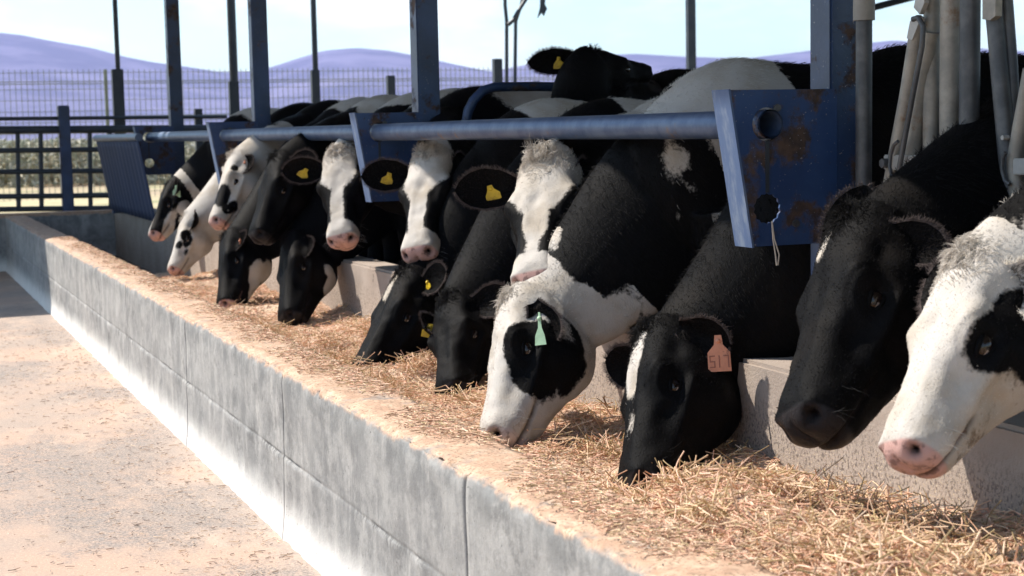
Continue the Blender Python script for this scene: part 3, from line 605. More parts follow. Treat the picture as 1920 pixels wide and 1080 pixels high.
def make_cow(label, P, Mz, n, body, coat, base=-1, nose='pink', ears=(), tags=(), group='dairy cows feeding at the trough', vox=.010,
             fur=9000, tuft=0, seed=1, yaw=0., tuft_col='auto', neckw=1., hips=True, dirt=(), tuftlen=.045, bs=1.):
    r = np.random.default_rng(seed)
    Pw, Mw = un(*P), un(*Mz); a = Mw-Pw; L = np.linalg.norm(a); a /= L
    nd = cv(*n); nd = unit(nd-a*(nd@a)); s = np.cross(nd, a)            # s: the cow's left
    bx, by, bz = body; yw = R_(yaw)
    bk = np.array([math.cos(yw), math.sin(yw), 0.]); br = np.array([-math.sin(yw), math.cos(yw), 0.]); Z = np.array([0, 0, 1.])
    B0 = np.array([bx, by, bz])
    root = empty('cow', (bx+bk[0]*.8, by+bk[1]*.8, bz), label, 'cow', group)
    H = lambda u, v, w_: Pw+L*(u*a+v*s+w_*nd)
    mb = MB()
    # head
    us = np.concatenate([np.linspace(-.058, .03, 7)[:-1], np.linspace(.03, .93, 34), np.linspace(.93, 1.02, 9)[1:]])
    T = cinterp(us, HEAD[:, 0], HEAD[:, 1:])
    mid = T[:, 0]*.58+T[:, 1]*.42
    mb.add(*loft([H(u, 0, m_) for u, m_ in zip(us, mid)], [s]*len(us), [nd]*len(us), T[:, 2]*L, (T[:, 0]-mid)*L, (mid-T[:, 1])*L, 44, 2.7, 2.1, .38))
    # neck
    p0 = B0+bk*.30+Z*1.06*bs; p3 = H(.15, 0, -.23); dirn = unit(.55*a+.45*nd)
    Ln = np.linalg.norm(p3-p0); p1 = p0-bk*.40*Ln+Z*.03; p2 = p3-dirn*.34*Ln
    ts = np.linspace(0, 1, 26)[:, None]
    cen = (1-ts)**3*p0+3*(1-ts)**2*ts*p1+3*(1-ts)*ts**2*p2+ts**3*p3
    tan = np.gradient(cen, axis=0); tan /= np.linalg.norm(tan, axis=1)[:, None]
    hs = unit(.35*nd-.75*a)
    ups, rts = [], []
    for i, t in enumerate(ts[:, 0]):
        uh = (1-t)*Z+t*hs; uh = unit(uh-tan[i]*(uh@tan[i])); ups.append(uh); rts.append(np.cross(uh, tan[i])*-1)
    tt = np.array([0, .3, .6, .85, 1]); f1 = lambda *y: np.interp(ts[:, 0], tt, y)
    mb.add(*loft(cen, rts, ups, f1(.22, .185, .15, .120, .10)*neckw, f1(.34, .285, .22, .18, .15)*neckw, f1(.37, .33, .27, .20, .14)*neckw, 36, 2.0, 2.0, .25))
    # torso, legs, tail
    bq = np.linspace(TORSO[0, 0], TORSO[-1, 0], 46); T2 = cinterp(bq, TORSO[:, 0], TORSO[:, 1:])*[bs, bs, 1]; md = T2[:, 0]*.48+T2[:, 1]*.52
    mb.add(*loft([B0+bk*b+Z*m_ for b, m_ in zip(bq, md)], [br]*46, [Z]*46, T2[:, 2], T2[:, 0]-md, md-T2[:, 1], 44, 2.15, 2.25, .0))
    for sd in (-1, 1):
        fr = [(.10, .17, .95, .13), (.12, .18, .74, .095), (.13, .17, .56, .068), (.12, .165, .42, .058), (.13, .165, .24, .038), (.13, .165, .12, .042), (.09, .165, .045, .055), (.08, .165, .0, .06)]
        re = [(1.42, .17, 1.05, .20), (1.40, .18, .82, .15), (1.46, .175, .64, .095), (1.58, .165, .52, .058), (1.56, .16, .38, .045), (1.52, .16, .2, .038), (1.50, .16, .11, .043), (1.46, .16, .045, .055), (1.45, .16, 0, .06)]
        for lg in (fr, re): mb.tube([B0+bk*x+br*sd*y+Z*z for x, y, z, _ in lg], [q[3] for q in lg], 14)
    if hips: mb.tube([B0+bk*x+Z*z for x, z in ((1.68, 1.36), (1.77, 1.30), (1.80, 1.1), (1.79, .8), (1.78, .55), (1.78, .35))], [.05, .035, .022, .02, .03, .012], 10)
    me = mb.mesh('tmp'); bm = bmesh.new(); bm.from_mesh(me); bmesh.ops.recalc_face_normals(bm, faces=bm.faces); bm.to_mesh(me); bm.free()
    ob = bpy.data.objects.new('tmp', me); C.objects.link(ob)
    md_ = ob.modifiers.new('r', 'REMESH'); md_.mode = 'VOXEL'; md_.voxel_size = vox
    sm = ob.modifiers.new('s', 'SMOOTH'); sm.factor = .5; sm.iterations = int(max(4, .055/vox))
    dg = bpy.context.evaluated_depsgraph_get(); ev = ob.evaluated_get(dg); em = ev.to_mesh()
    V = np.empty(len(em.vertices)*3, np.float32); em.vertices.foreach_get('co', V); V = V.reshape(-1, 3).astype(float)
    NV = np.empty(len(em.vertices)*3, np.float32); em.vertices.foreach_get('normal', NV); NV = NV.reshape(-1, 3).astype(float)
    Fq = [tuple(p.vertices) for p in em.polygons]
    ev.to_mesh_clear(); bpy.data.objects.remove(ob); bpy.data.meshes.remove(me)
    # head detail
    loc = lambda X: np.stack([((X-Pw)@a)/L, ((X-Pw)@s)/L, ((X-Pw)@nd)/L], 1)
    hl = loc(V); D = np.zeros(len(V)); ha = hl*[1, 1, 1]; ha[:, 1] = np.abs(ha[:, 1])
    D += .034*gauss(ha, (.375, .20, -.050), (.085, .07, .045))          # brow
    D -= .034*gauss(ha, (.45, .245, -.15), (.058, .09, .046))           # eye socket
    D += .016*gauss(ha, (.46, .23, -.215), (.065, .07, .022))           # lower lid
    re_ = np.sqrt(((ha[:, 0]-.45)/1.15)**2+(ha[:, 2]+.15)**2)
    D += .008*np.exp(-((re_-.088)/.012)**2)*(ha[:, 1] > .10)*sstep(ha[:, 2], -.16, -.06)   # folds over the eye
    D += .006*np.exp(-((re_-.118)/.012)**2)*(ha[:, 1] > .10)*sstep(ha[:, 2], -.12, -.02)
    D -= .028*gauss(ha, (.24, .21, -.12), (.085, .08, .06))             # temple
    D += .022*gauss(ha, (.58, .18, -.225), (.13, .07, .030))            # cheek crest
    D -= .026*gauss(ha, (.64, .14, -.13), (.13, .06, .055))             # hollow beside the nose bone
    D += .010*gauss(ha, (.66, .075, -.02), (.20, .028, .05))            # edge of the nose bone
    D += .024*gauss(ha, (.42, .17, -.40), (.14, .09, .10))              # jaw muscle
    D -= .018*gauss(ha, (.62, .15, -.37), (.06, .10, .10))
    D += .014*gauss(ha, (.84, .12, -.17), (.08, .06, .05))              # upper lip pad
    D += .016*gauss(ha, (.955, .13, -.035), (.03, .035, .03))           # nostril wing
    D += .014*gauss(ha, (.99, .045, -.10), (.03, .05, .04))             # nose pad
    D -= .016*gauss(ha, (1.02, 0, -.11), (.05, .012, .05))
    D += .012*gauss(ha, (.20, 0, .01), (.10, .06, .04)); D -= .016*gauss(ha, (.40, 0, .0), (.09, .05, .04))
    D += .006*vnoise(hl, 14., seed)*sstep(hl[:, 0], -.1, .1)*(hl[:, 0] < .95)*(hl[:, 2] > -.75) if vox < .0105 else 0
    nos = gauss(ha, (.994, .108, -.075), (.034, .030, .030)); D -= .050*nos
    lipw = np.interp(hl[:, 0], [.66, .80, .90, 1.0], [-.275, -.258, -.236, -.21])
    ml = np.exp(-((hl[:, 2]-lipw)/.012)**2)*sstep(hl[:, 0], .68, .76)*(ha[:, 1] < .25)*(hl[:, 0] < 1.1)*(hl[:, 2] > -.35)
    D -= .016*ml
    V = V+NV*(D*L)[:, None]
    # colours
    bl = np.stack([(V-B0)@bk, (V-B0)@br, V[:, 2]-bz], 1)
    tb = np.clip((((V[:, None, :]-cen[None, ::3])**2).sum(-1)), 0, 9); nearest = tb.argmin(1); tneck = np.where(nearest == 0, -9., ts[::3, 0][nearest])
    wp = np.stack([vnoise(V[:, :], 7., seed*3.1+k*11) for k in range(1)], 1)[:, 0] if len(V) < 400000 else 0
    def pattern(X, hl_, bl_, tn_, wv):
        W = np.full(len(X), float(base))
        for sp, sg, c, rr in coat:
            if sp == 'h': d = np.sqrt((((hl_-np.array(c))/np.array(rr))**2).sum(1)); rm = min(rr)*L
            elif sp == 'b': d = np.sqrt((((bl_-np.array(c))/np.array(rr))**2).sum(1)); rm = min(rr)
            elif sp == 'p':                                             # a patch over a picture of the flank: centre pixel+depth, radius m
                q = un(*c); d = np.linalg.norm((X-q)/np.array(rr), axis=1); rm = min(rr)
            elif sp == 'n': d = np.abs(tn_-c)/rr; rm = .15
            val = (1-d)*rm/.10+wv*.30
            W = np.maximum(W, np.clip(val, -1, 1)) if sg > 0 else np.minimum(W, np.clip(-val, -1, 1))
        return W
    W = pattern(V, hl, bl, tneck, wp)
    nosem = sstep(hl[:, 0]+.25*(hl[:, 2]+.12)*0, .925, .985)*sstep(hl[:, 2], -.36, -.29)*(ha[:, 1] < .2)*(hl[:, 0] < 1.2)*(np.abs(hl[:, 2]+.12) < .28)
    nosem = nosem*(1-.6*sstep(hl[:, 2], -.03, .0)) ; nosem = np.maximum(nosem, ml*.6*(hl[:, 0] > .78))
    dark = np.clip(nos*1.5, 0, 1)**1.3*(np.abs(hl[:, 2]+.12) < .28)+.75*ml*(hl[:, 0] > .7)
    dirtv = np.zeros(len(V))
    for c, rr, amt in dirt: dirtv = np.maximum(dirtv, amt*gauss(hl, c, rr)*np.clip(.5+1.2*wp, 0, 1))
    # ears, in the same mesh
    EV, EF, EW, einfo = [], [], [], []
    for sd in (-1, 1):
        e = dict(dir=(.12, sd*.93, -.28), face=(.25, 0, .97), len=.205, w=.070, white=None)
        for k in ears:
            if k['side'] == sd: e.update(k)
        if e['len'] <= 0: continue
        d = unit(e['dir'][0]*a+e['dir'][1]*s+e['dir'][2]*nd)
        if 'cdir' in e: d = cv(*e['cdir'])
        fc = unit(e['face'][0]*a+e['face'][1]*s+e['face'][2]*nd)
        if 'cface' in e: fc = cv(*e['cface'])
        fc = unit(fc-d*(fc@d)); sdv = np.cross(d, fc)
        b0 = H(.135+e.get('du', 0), sd*.185, -.14)+sd*s*e.get('out', 0); nt_, ns = 15, 15
        for layer in (0, 1):
            G = np.zeros((nt_, ns, 3))
            for i, t in enumerate(np.linspace(0, 1, nt_)):
                wd = e['w']*(np.interp(t, [0, .15, .35, .6, .8, .92, 1], [.36, .52, .88, 1, .80, .50, .06]))
                cup = .020*math.sin(math.pi*min(1, t*.72+.22))
                for j, q in enumerate(np.linspace(-1, 1, ns)):
                    off = -cup*(1-q*q)*1.1 + (.0 if layer == 0 else -.010*(1-abs(q)**4)-.016*(1-t)*(1-q*q))
                    G[i, j] = b0+d*(e['len']*t - .02)+sdv*wd*q+fc*off - nd*.25*e['len']*t*t*.3
            k0 = len(V)+sum(map(len, EV)); idx = k0+np.arange(nt_*ns).reshape(nt_, ns)
            for i in range(nt_-1):
                for j in range(ns-1):
                    qd = (idx[i, j], idx[i+1, j], idx[i+1, j+1], idx[i, j+1]); EF.append(qd if layer == 0 else qd[::-1])
            EV.append(G.reshape(-1, 3))
            tq = np.repeat(np.linspace(0, 1, nt_), ns)
            wv = -1. if e['white'] is None else e['white']
            EW.append(np.full(nt_*ns, wv))
            if layer == 0: Gf = G
        einfo.append((sd, Gf, d, fc, sdv, e))
    nb = len(V)
    if EV:
        EVc = np.concatenate(EV); V = np.concatenate([V, EVc]); Fq = Fq+EF
        z = np.zeros(len(EVc)); W = np.concatenate([W, np.concatenate(EW)]); nosem = np.concatenate([nosem, z]); dark = np.concatenate([dark, z]); dirtv = np.concatenate([dirtv, z])
    me = bpy.data.meshes.new('body'); me.from_pydata(V.tolist(), [], Fq); me.update()
    for nm, arr in (('white', W), ('nose', nosem), ('dark', np.clip(dark, 0, 1)), ('dirt', dirtv)):
        me.attributes.new(nm, 'FLOAT', 'POINT').data.foreach_set('value', arr.astype(np.float32))
    ob = link('body', me, M['coat_'+nose], root)
    bvh = BVHTree.FromPolygons(V[:nb].tolist(), [f for f in Fq if max(f) < nb])
    # eyes
    for sd in (-1, 1):
        o = H(.45, sd*.45, -.15); hit = bvh.ray_cast(Vector(o), Vector(-sd*s))
        if hit[0] is None: continue
        c = np.array(hit[0])-sd*s*.0130
        em_ = bpy.data.meshes.new('eye'); bm = bmesh.new(); bmesh.ops.create_uvsphere(bm, u_segments=24, v_segments=16, radius=.0245)
        for q in bm.faces: q.material_index = 1 if (q.calc_center_median().normalized().y < .80 and q.calc_center_median().z < -.004) else 0
        bmesh.ops.scale(bm, vec=(1.15, 1, 1), verts=bm.verts); bm.to_mesh(em_); bm.free()
        eo = link('eye', em_, [M['eye'], M['eye_rim']], root); 
        eo.matrix_parent_inverse = Matrix.Identity(4)
        R3 = Matrix(((a[0], sd*s[0], nd[0]), (a[1], sd*s[1], nd[1]), (a[2], sd*s[2], nd[2]))).to_4x4()
        eo.matrix_basis = Matrix.Translation(Vector(c)-Vector(root.location)) @ R3
        pts = []                                                       # lids: a fold above and below the eyeball
        lid = MB()
        for up in (1, -1):
            ring = [c+a*.028*math.cos(q)*1.15+nd*(up*.0165*math.sin(q))+sd*s*(.0205-.012*math.cos(q)**2-.002) for q in np.linspace(0, math.pi, 13)]
            lid.tube(ring, [.0018+.0046*math.sin(q) for q in np.linspace(0, math.pi, 13)], 8)
        wl = pattern(c[None]+sd*s*.02, loc(c[None]), np.stack([(c[None]-B0)@bk, (c[None]-B0)@br, c[None][:, 2]-bz], 1), np.array([1.]), np.zeros(1))[0]
        lo = lid.build('eyelid', M['coat_'+nose], root, True)
        lo.data.attributes.new('white', 'FLOAT', 'POINT').data.foreach_set('value', [float(wl)]*len(lo.data.vertices))
    # ear tags
    for tg in tags:
        for sd, Gf, d, fc, sdv, e in einfo:
            if sd == tg['side']: make_tag(tg, Gf, d, fc, sdv, root)
    # fur strands
    if fur: grow_fur(root, V, nb, Fq, W, nosem, Pw, a, nd, s, L, bk, einfo, fur, tuft, r, hl, tneck, bl, H, bvh, tuft_col, tuftlen)
    return root
def make_tag(tg, Gf, d, fc, sdv, root):
    kind = tg.get('kind', 'flag'); c = Gf[int(tg.get('t', .5)*14), int(7+7*tg.get('q', 0))]+fc*tg.get('off', .014)
    if 'cdown' in tg: ax = cv(*tg['cdown'])
    else: ax = unit(d*tg.get('ad', 0.)+np.array([0, 0, -1.])*(1-tg.get('ad', 0.)))
    fcn = cv(*tg['cface']) if 'cface' in tg else fc
    fcn = unit(fcn-ax*(fcn@ax)); ra_ = R_(tg.get('rot', 0)); ax = math.cos(ra_)*ax+math.sin(ra_)*np.cross(ax, fcn); rt = np.cross(ax, fcn); S = tg.get('size', 1.)
    out = dict(flag=[(-.010, -.014), (.010, -.014), (.013, .004), (.030, .022), (.030, .048), (-.030, .048), (-.030, .022), (-.013, .004)],
               strip=[(-.003, -.02), (.003, -.02), (.006, .03), (.016, .055), (.018, .085), (-.018, .085), (-.014, .055), (-.006, .03)],
               plate=[(-.009, -.016), (.009, -.016), (.012, .010), (.030, .030), (.031, .082), (-.031, .082), (-.030, .030), (-.012, .010)])[kind]
    jr = np.random.default_rng(int(abs(c[1])*9173)); out = [(x+jr.normal(0, .0016), y+jr.normal(0, .0016)) for x, y in out] if kind == 'flag' else out
    m = MB(); m.prism([c+S*(x*rt+y*ax)+fcn*.001 for x, y in out], fcn*.003)
    o = m.build('ear_tag', M[tg['mat']], root, False)
    st = MB(); st.tube([c-fcn*.004, c+fcn*.007, c+fcn*.009], [.008, .007, .003], 12)
    link('stud', st.mesh('stud'), M[tg['mat']], o).matrix_parent_inverse = Matrix.Identity(4)
    if 'text' in tg:
        sg = {'5': ['t', 'tl', 'm', 'br', 'b'], '1': ['c'], '7': ['t', 'tr', 'br']}
        tx = MB(); hgt, wid, th = .030, .012, .0028
        seg = dict(t=((0, 0), (wid, 0)), m=((0, hgt/2), (wid, hgt/2)), b=((0, hgt), (wid, hgt)), tl=((0, 0), (0, hgt/2)), bl=((0, hgt/2), (0, hgt)), tr=((wid, 0), (wid, hgt/2)), br=((wid, hgt/2), (wid, hgt)), c=((wid/2, 0), (wid/2, hgt)))
        sx = tg.get('flip', -1)
        for i, ch in enumerate(tg['text']):
            x0 = (i-1)*.0185-wid/2
            for k in sg[ch]:
                (xa, ya), (xb, yb) = seg[k]; e_ = th/2
                q = [(min(xa, xb)-e_, min(ya, yb)-e_), (max(xa, xb)+e_, min(ya, yb)-e_), (max(xa, xb)+e_, max(ya, yb)+e_), (min(xa, xb)-e_, max(ya, yb)+e_)]
                tx.prism([c+S*((x0+x)*sx*rt+(.040+y)*ax)+fcn*(.0045+.0004*i) for x, y in q], fcn*.0009)
        link('number', tx.mesh('number'), M['tag_ink'], o, False).matrix_parent_inverse = Matrix.Identity(4)
def grow_fur(root, V, nb, Fq, W, nosem, Pw, a, nd, s, L, bk, einfo, count, tuft, r, hl, tneck, bl, H, bvh, tuft_col, tuftlen):
    base_white = tuft_col == 'white'
    f = np.array([q[:4] if len(q) >= 4 else (q[0], q[1], q[2], q[2]) for q in Fq if max(q) < nb]); A, B_, Cc, Dd = V[f[:, 0]], V[f[:, 1]], V[f[:, 2]], V[f[:, 3]]
    nrm = np.cross(Cc-A, Dd-B_); ar = np.linalg.norm(nrm, axis=1)/2; nrm /= (2*ar[:, None]+1e-12)
    cen = (A+B_+Cc+Dd)/4; h = np.stack([(cen-Pw)@a/L, (cen-Pw)@s/L, (cen-Pw)@nd/L], 1)
    isn = nosem[f].mean(1) > .35
    ishead = (h[:, 0] > -.2) & (h[:, 0] < 1.05) & (np.abs(h[:, 1]) < .3) & (h[:, 2] > -.6) & (h[:, 2] < .15)
    bz = cen[:, 2]; dens = np.where(ishead, 1.3, np.where(bz > .75, .8, .05))*ar; dens[isn] = 0
    dens *= np.where(ishead & (h[:, 0] > .5), .6, 1.)
    pick = r.choice(len(f), count, p=dens/dens.sum()); b = r.random((count, 2)); b1 = b[:, :1]; b2 = b[:, 1:]
    root_p = (A[pick]*(1-b1)+B_[pick]*b1)*(1-b2)+(Dd[pick]*(1-b1)+Cc[pick]*b1)*b2; nn = nrm[pick]; hh = h[pick]; hd = ishead[pick]
    flow = np.where(hd[:, None], -.2*a+.0*nd, bk*.7+np.array([0, 0, -.7])); flow = flow-nn*(flow*nn).sum(1)[:, None]
    ln = np.where(hd, .0045+.008*np.exp(-(hh[:, 0]/.16)**2), .017)*r.uniform(.6, 1.35, count)
    ln = ln*np.where(W[f[pick]].mean(1) > 0, .7, 1.)
    d = nn*np.where(hd, .16, .30)[:, None]+flow*.95+r.normal(0, .16, (count, 3)); d /= np.linalg.norm(d, axis=1)[:, None]
    pts = np.stack([root_p-nn*.001, root_p+d*ln[:, None]*.5, root_p+(d+flow*.5-nn*.12)*ln[:, None]*.95], 1)
    wv = W[f[pick]].mean(1)+r.normal(0, .05, count)
    cols = np.where((wv > 0)[:, None], np.array([.52, .48, .43])*r.uniform(.75, 1.05, (count, 1)), np.array([.0042, .0039, .0039])*r.uniform(.5, 2., (count, 1)))
    rad = np.array([.00055, .0005, .00012])[None]*np.ones((count, 1))
    P_, R2, C_ = [pts], [rad], [cols]
    def extra(rp, dr, ln, col, wob=.25, r0=.00045):
        n = len(rp); q = r.normal(0, wob, (n, 3)); P_.append(np.stack([rp, rp+dr*ln[:, None]*.5+q*ln[:, None]*.15, rp+(dr+q)*ln[:, None]], 1))
        R2.append(np.array([r0, r0*.9, .00015])[None]*np.ones((n, 1))); C_.append(col)
    for sd, Gf, dd, fc, sdv, e in einfo:                                 # fringe round each ear
        m = 1000 if count > 9000 else 420
        t = r.random(m); side = r.choice([0, 14], m); i0 = np.clip((t*14).astype(int), 0, 13); fr = (t*14-i0)[:, None]
        rp = Gf[i0, side]*(1-fr)+Gf[i0+1, side]*fr
        q = np.where(side == 0, -1., 1.)[:, None]
        dr = sdv*q*.8+dd*(.2+.9*t[:, None]**2)+fc*.25+r.normal(0, .25, (m, 3)); dr /= np.linalg.norm(dr, axis=1)[:, None]
        wcol = np.array([.74, .69, .61]) if e['white'] is not None and e['white'] > 0 else np.array([.09, .07, .065])
        extra(rp, dr, r.uniform(.007, .017, m), wcol*r.uniform(.6, 1.3, (m, 1)))
        m2 = m
        i = r.integers(1, 13, m2); j = r.integers(1, 14, m2); q1 = r.random((m2, 1)); q2 = r.random((m2, 1)); rp = (Gf[i, j]*(1-q1)+Gf[i+1, j]*q1)*(1-q2)+(Gf[i, np.minimum(j+1, 14)]*(1-q1)+Gf[i+1, np.minimum(j+1, 14)]*q1)*q2; dr = fc*.35+sdv*((j-7)/7)[:, None]*.6+dd*.5+r.normal(0, .3, (m2, 3)); dr /= np.linalg.norm(dr, axis=1)[:, None]
        extra(rp, dr, r.uniform(.008, .020, m2), np.array([.009, .007, .0063])*r.uniform(.5, 2.2, (m2, 1)))
    if tuft:
        u = r.normal(.045, .075, tuft); v = r.normal(0, .105, tuft); rp = H(.0, 0, 0)+L*(u[:, None]*a+v[:, None]*s); out = []; ok = []
        base = Pw+L*(.14*a-.25*nd)
        for k in range(tuft):
            dr = rp[k]+nd*.03*L-base; hit = bvh.ray_cast(Vector(base+dr*3), Vector(-dr))
            ok.append(hit[0] is not None); out.append(np.array(hit[0]) if hit[0] is not None else rp[k])
        ok = np.array(ok); out = np.array(out)[ok]; m = len(out); vv = v[ok]
        cl = r.normal(0, 1, (60, 3)); cs = np.stack([r.normal(.035, .055, 60), r.normal(0, .10, 60)], 1)
        ci = (((np.stack([u[ok], vv], 1)[:, None]-cs[None])**2).sum(-1)).argmin(1)
        d0 = nd*.75-a*.55+s*(np.sign(vv)*.25)[:, None]+cl[ci]*.55+r.normal(0, .25, (m, 3)); d0 /= np.linalg.norm(d0, axis=1)[:, None]
        ax = unit(np.cross(nd, a))[None]*.4+cl[ci][:, ::-1]; ax /= np.linalg.norm(ax, axis=1)[:, None]
        ln = r.uniform(.45, 1.2, m)*tuftlen*(.28+.85*np.exp(-(vv/.10)**2-((u[ok]-.02)/.075)**2)); P5 = [out-d0*.002]; dcur = d0.copy()
        for k in range(5):
            P5.append(P5[-1]+dcur*(ln/5)[:, None]); dcur = dcur+np.cross(ax, dcur)*.45+a*.10-nd*.06; dcur /= np.linalg.norm(dcur, axis=1)[:, None]
        tc = np.array([.56, .51, .45]) if tuft_col == 'white' else np.array([.006, .0052, .005])
        strands('forelock', np.stack(P5, 1), np.array([.0006, .0006, .0006, .0005, .0004, .0001])[None]*np.ones((m, 1)), tc*r.uniform(.55, 1.2, (m, 1)), M['fur'], root)
    # whiskers at the muzzle
    m = 26; sd = r.choice([-1, 1], m); u = r.uniform(.80, .99, m); wv_ = r.uniform(-.23, -.12, m); rp = []
    for k in range(m):
        o = Vector(H(u[k], sd[k]*.4, wv_[k])); hit = bvh.ray_cast(o, Vector(-sd[k]*s)); rp.append(np.array(hit[0]) if hit[0] is not None else H(u[k], 0, -.1))
    rp = np.array(rp); dr = s*sd[:, None]*.8-nd*.3+a*.3+r.normal(0, .3, (m, 3)); dr /= np.linalg.norm(dr, axis=1)[:, None]
    extra(rp, dr, r.uniform(.02, .05, m), np.full((m, 3), .4 if nosem.max() > 0 and base_white else .05)*r.uniform(.2, 1.1, (m, 1)), .15, .00022)
    strands('fur', np.concatenate(P_), np.concatenate(R2), np.concatenate(C_), M['fur'], root)
# ------------------------------------------------------------------ the herd
FL = .17
_tr = iter([28, -18, 40, 12, -30, 22, 35, -12, 15, 30])
yel = lambda side, **k: dict(dict(side=side, kind='flag', mat='tag_yellow', t=.50, size=.92, rot=next(_tr)), **k)
RE = dict(side=-1, cdir=(-.96, .0, .22), cface=(-.25, .15, .95))              # right ear of a cow looking at us, held out to the left
LH = dict(side=1, cdir=(.35, .05, -.9), cface=(.9, .2, .3))                   # left ear turned away
blaze = lambda wd, top=.17: [('h', 1, (.13, 0, 0), (.36, top, .24)), ('h', 1, (.60, 0, 0), (.62, wd, .15)), ('h', 1, (.96, 0, -.08), (.17, .19, .17))]

make_cow('white cow with a black eye patch and a speckled cheek, at the right edge', (1806, 464, 3.30), (1655, 838, 3.12), (-.92, .22, .30), (2.66, 2.62, FL),
    [('h', -1, (.45, .28, -.18), (.15, .20, .13)), ('h', -1, (.28, .26, -.34), (.22, .2, .22)), ('n', -1, .35, .52), ('h', 1, (-.02, 0, 0), (.16, .16, .2))], 1, 'pink',
    ears=[dict(side=1, cdir=(.72, -.12, .68), cface=(-.2, .1, .9), white=.4), dict(side=-1, cdir=(-.1, .3, -.9))],
    vox=.0068, fur=42000, tuft=2000, tuft_col='white', seed=3, dirt=[((.60, .2, -.33), (.26, .3, .17), 1.), ((.02, 0, 0), (.1, .2, .2), .35)])
make_cow('large black cow with a small white star, head raised level beside the white cow', (1580, 395, 3.80), (1462, 782, 3.50), (-.93, .20, .29), (2.66, 3.30, FL),
    [('h', 1, (.13, -.05, .02), (.10, .045, .1))], -1, 'black',
    ears=[dict(side=1, cdir=(.85, -.30, .42), cface=(-.3, .3, .9), len=.15, w=.052), dict(side=-1, cdir=(.22, .93, -.1), cface=(-.3, .1, .9), len=.25)], tags=[yel(-1, t=.45)],
    vox=.0068, fur=42000, tuft=2000, tuft_col='black', seed=4, bs=.93)
make_cow('black cow with a white forehead strip and a salmon ear tag numbered 517', (1203, 612, 4.84), (1160, 912, 4.46), (-.95, .15, .30), (2.66, 4.02, FL),
    [('h', 1, (.30, -.02, .03), (.30, .09, .065))], -1, 'black',
    ears=[dict(side=1, cdir=(.86, -.30, .40), cface=(-.1, -.30, .95), len=.16, w=.058, out=.035), dict(side=-1, cdir=(-.8, .25, -.4), cface=(-.2, -.3, .9), len=.19)],
    tags=[dict(side=1, kind='plate', mat='tag_salmon', t=.80, size=1.1, text='517', cface=(-.1, .1, .98), cdown=(.05, -1, .1), off=.012)],
    vox=.0068, fur=42000, tuft=1500, tuft_col='black', seed=5)
make_cow('white headed cow with a big black eye patch and pale green tag, muzzle in straw', (948, 550, 5.34), (893, 828, 5.0), (-.96, .12, .24), (2.52, 4.78, FL),
    [('h', -1, (.43, .25, -.19), (.17, .24, .17)), ('h', -1, (.55, .25, -.26), (.22, .24, .18)), ('h', -1, (.52, .25, -.40), (.18, .2, .15)), ('h', -1, (.36, .25, -.34), (.16, .2, .14)), ('n', -1, .47, .25), ('p', -1, (1180, 420, 5.05), (.27, .40, .25)), ('p', 1, (1336, 350, 4.95), (.055, .3, .15)), ('p', 1, (1290, 190, 5.0), (.30, .4, .115)), ('b', -1, (.86, -.1, 1.35), (.50, .5, .7)), ('p', 1, (1240, 600, 5.0), (.11, .4, .075)), ('p', 1, (1100, 620, 5.0), (.07, .2, .09))], 1, 'pale',
    ears=[dict(side=1, cdir=(.42, -.82, .38), cface=(-.35, .2, .92), len=.15, w=.052, out=.035, du=.07), dict(side=-1, cdir=(-.2, .3, -.9))],
    tags=[dict(side=1, kind='strip', mat='tag_green', t=.55, q=0, size=1.05, cface=(-.25, .1, .96), cdown=(.05, -1, .30), off=.055)],
    vox=.0068, fur=42000, tuft=1500, tuft_col='white', seed=6, dirt=[((.95, 0, -.1), (.12, .3, .2), .4)])
make_cow('cow facing the camera with a wide white blaze and shaggy forelock under the rail', (1018, 282, 5.68), (990, 515, 5.30), (-.38, .14, .91), (2.72, 5.50, FL),
    blaze(.062, .27)+[('b', 1, (.15, -.1, 1.45), (.42, .4, .25)), ('b', 1, (1.1, -.1, 1.4), (.3, .4, .3))], -1, 'pink',
    ears=[dict(RE, len=.275, w=.076), LH], tags=[yel(-1, t=.50)], vox=.0075, fur=30000, tuft=2000, tuft_col='white', tuftlen=.075, seed=7, bs=.94)
make_cow('all black cow with two yellow tags, head down left of the eye patched cow', (835, 552, 6.48), (828, 728, 6.15), (-.62, .12, .77), (2.68, 6.12, FL),
    [('b', 1, (.45, -.1, 1.4), (.22, .4, .22))], -1, 'black', ears=[dict(side=-1, cdir=(-.42, -.02, .80), cface=(.35, .55, .6), len=.16), dict(side=1, cdir=(.8, .2, .5), cface=(-.3, .3, .9))],
    tags=[yel(-1, t=.35, cface=(0, .1, .98)), yel(-1, t=.75, mat='tag_yellow', cface=(.1, .1, .95), off=.012)], vox=.009, fur=20000, tuft=900, tuft_col='black', seed=8, bs=.93)
make_cow('black cow with a thin white forehead mark, nose reaching left into the feed', (755, 502, 7.05), (657, 694, 6.76), (-.80, .42, .42), (2.68, 6.78, FL),
    [('h', 1, (.17, -.02, .02), (.17, .05, .08)), ('b', 1, (.25, -.1, 1.4), (.2, .4, .2)), ('b', 1, (1., -.1, 1.4), (.3, .4, .2))], -1, 'black', ears=[dict(side=1, cdir=(.55, .35, .75), cface=(-.6, .3, .7)), dict(side=-1, cdir=(.2, .5, -.8))],
    tags=[yel(1, t=.3, size=.7)], vox=.009, fur=20000, tuft=900, tuft_col='black', seed=9, bs=.94)
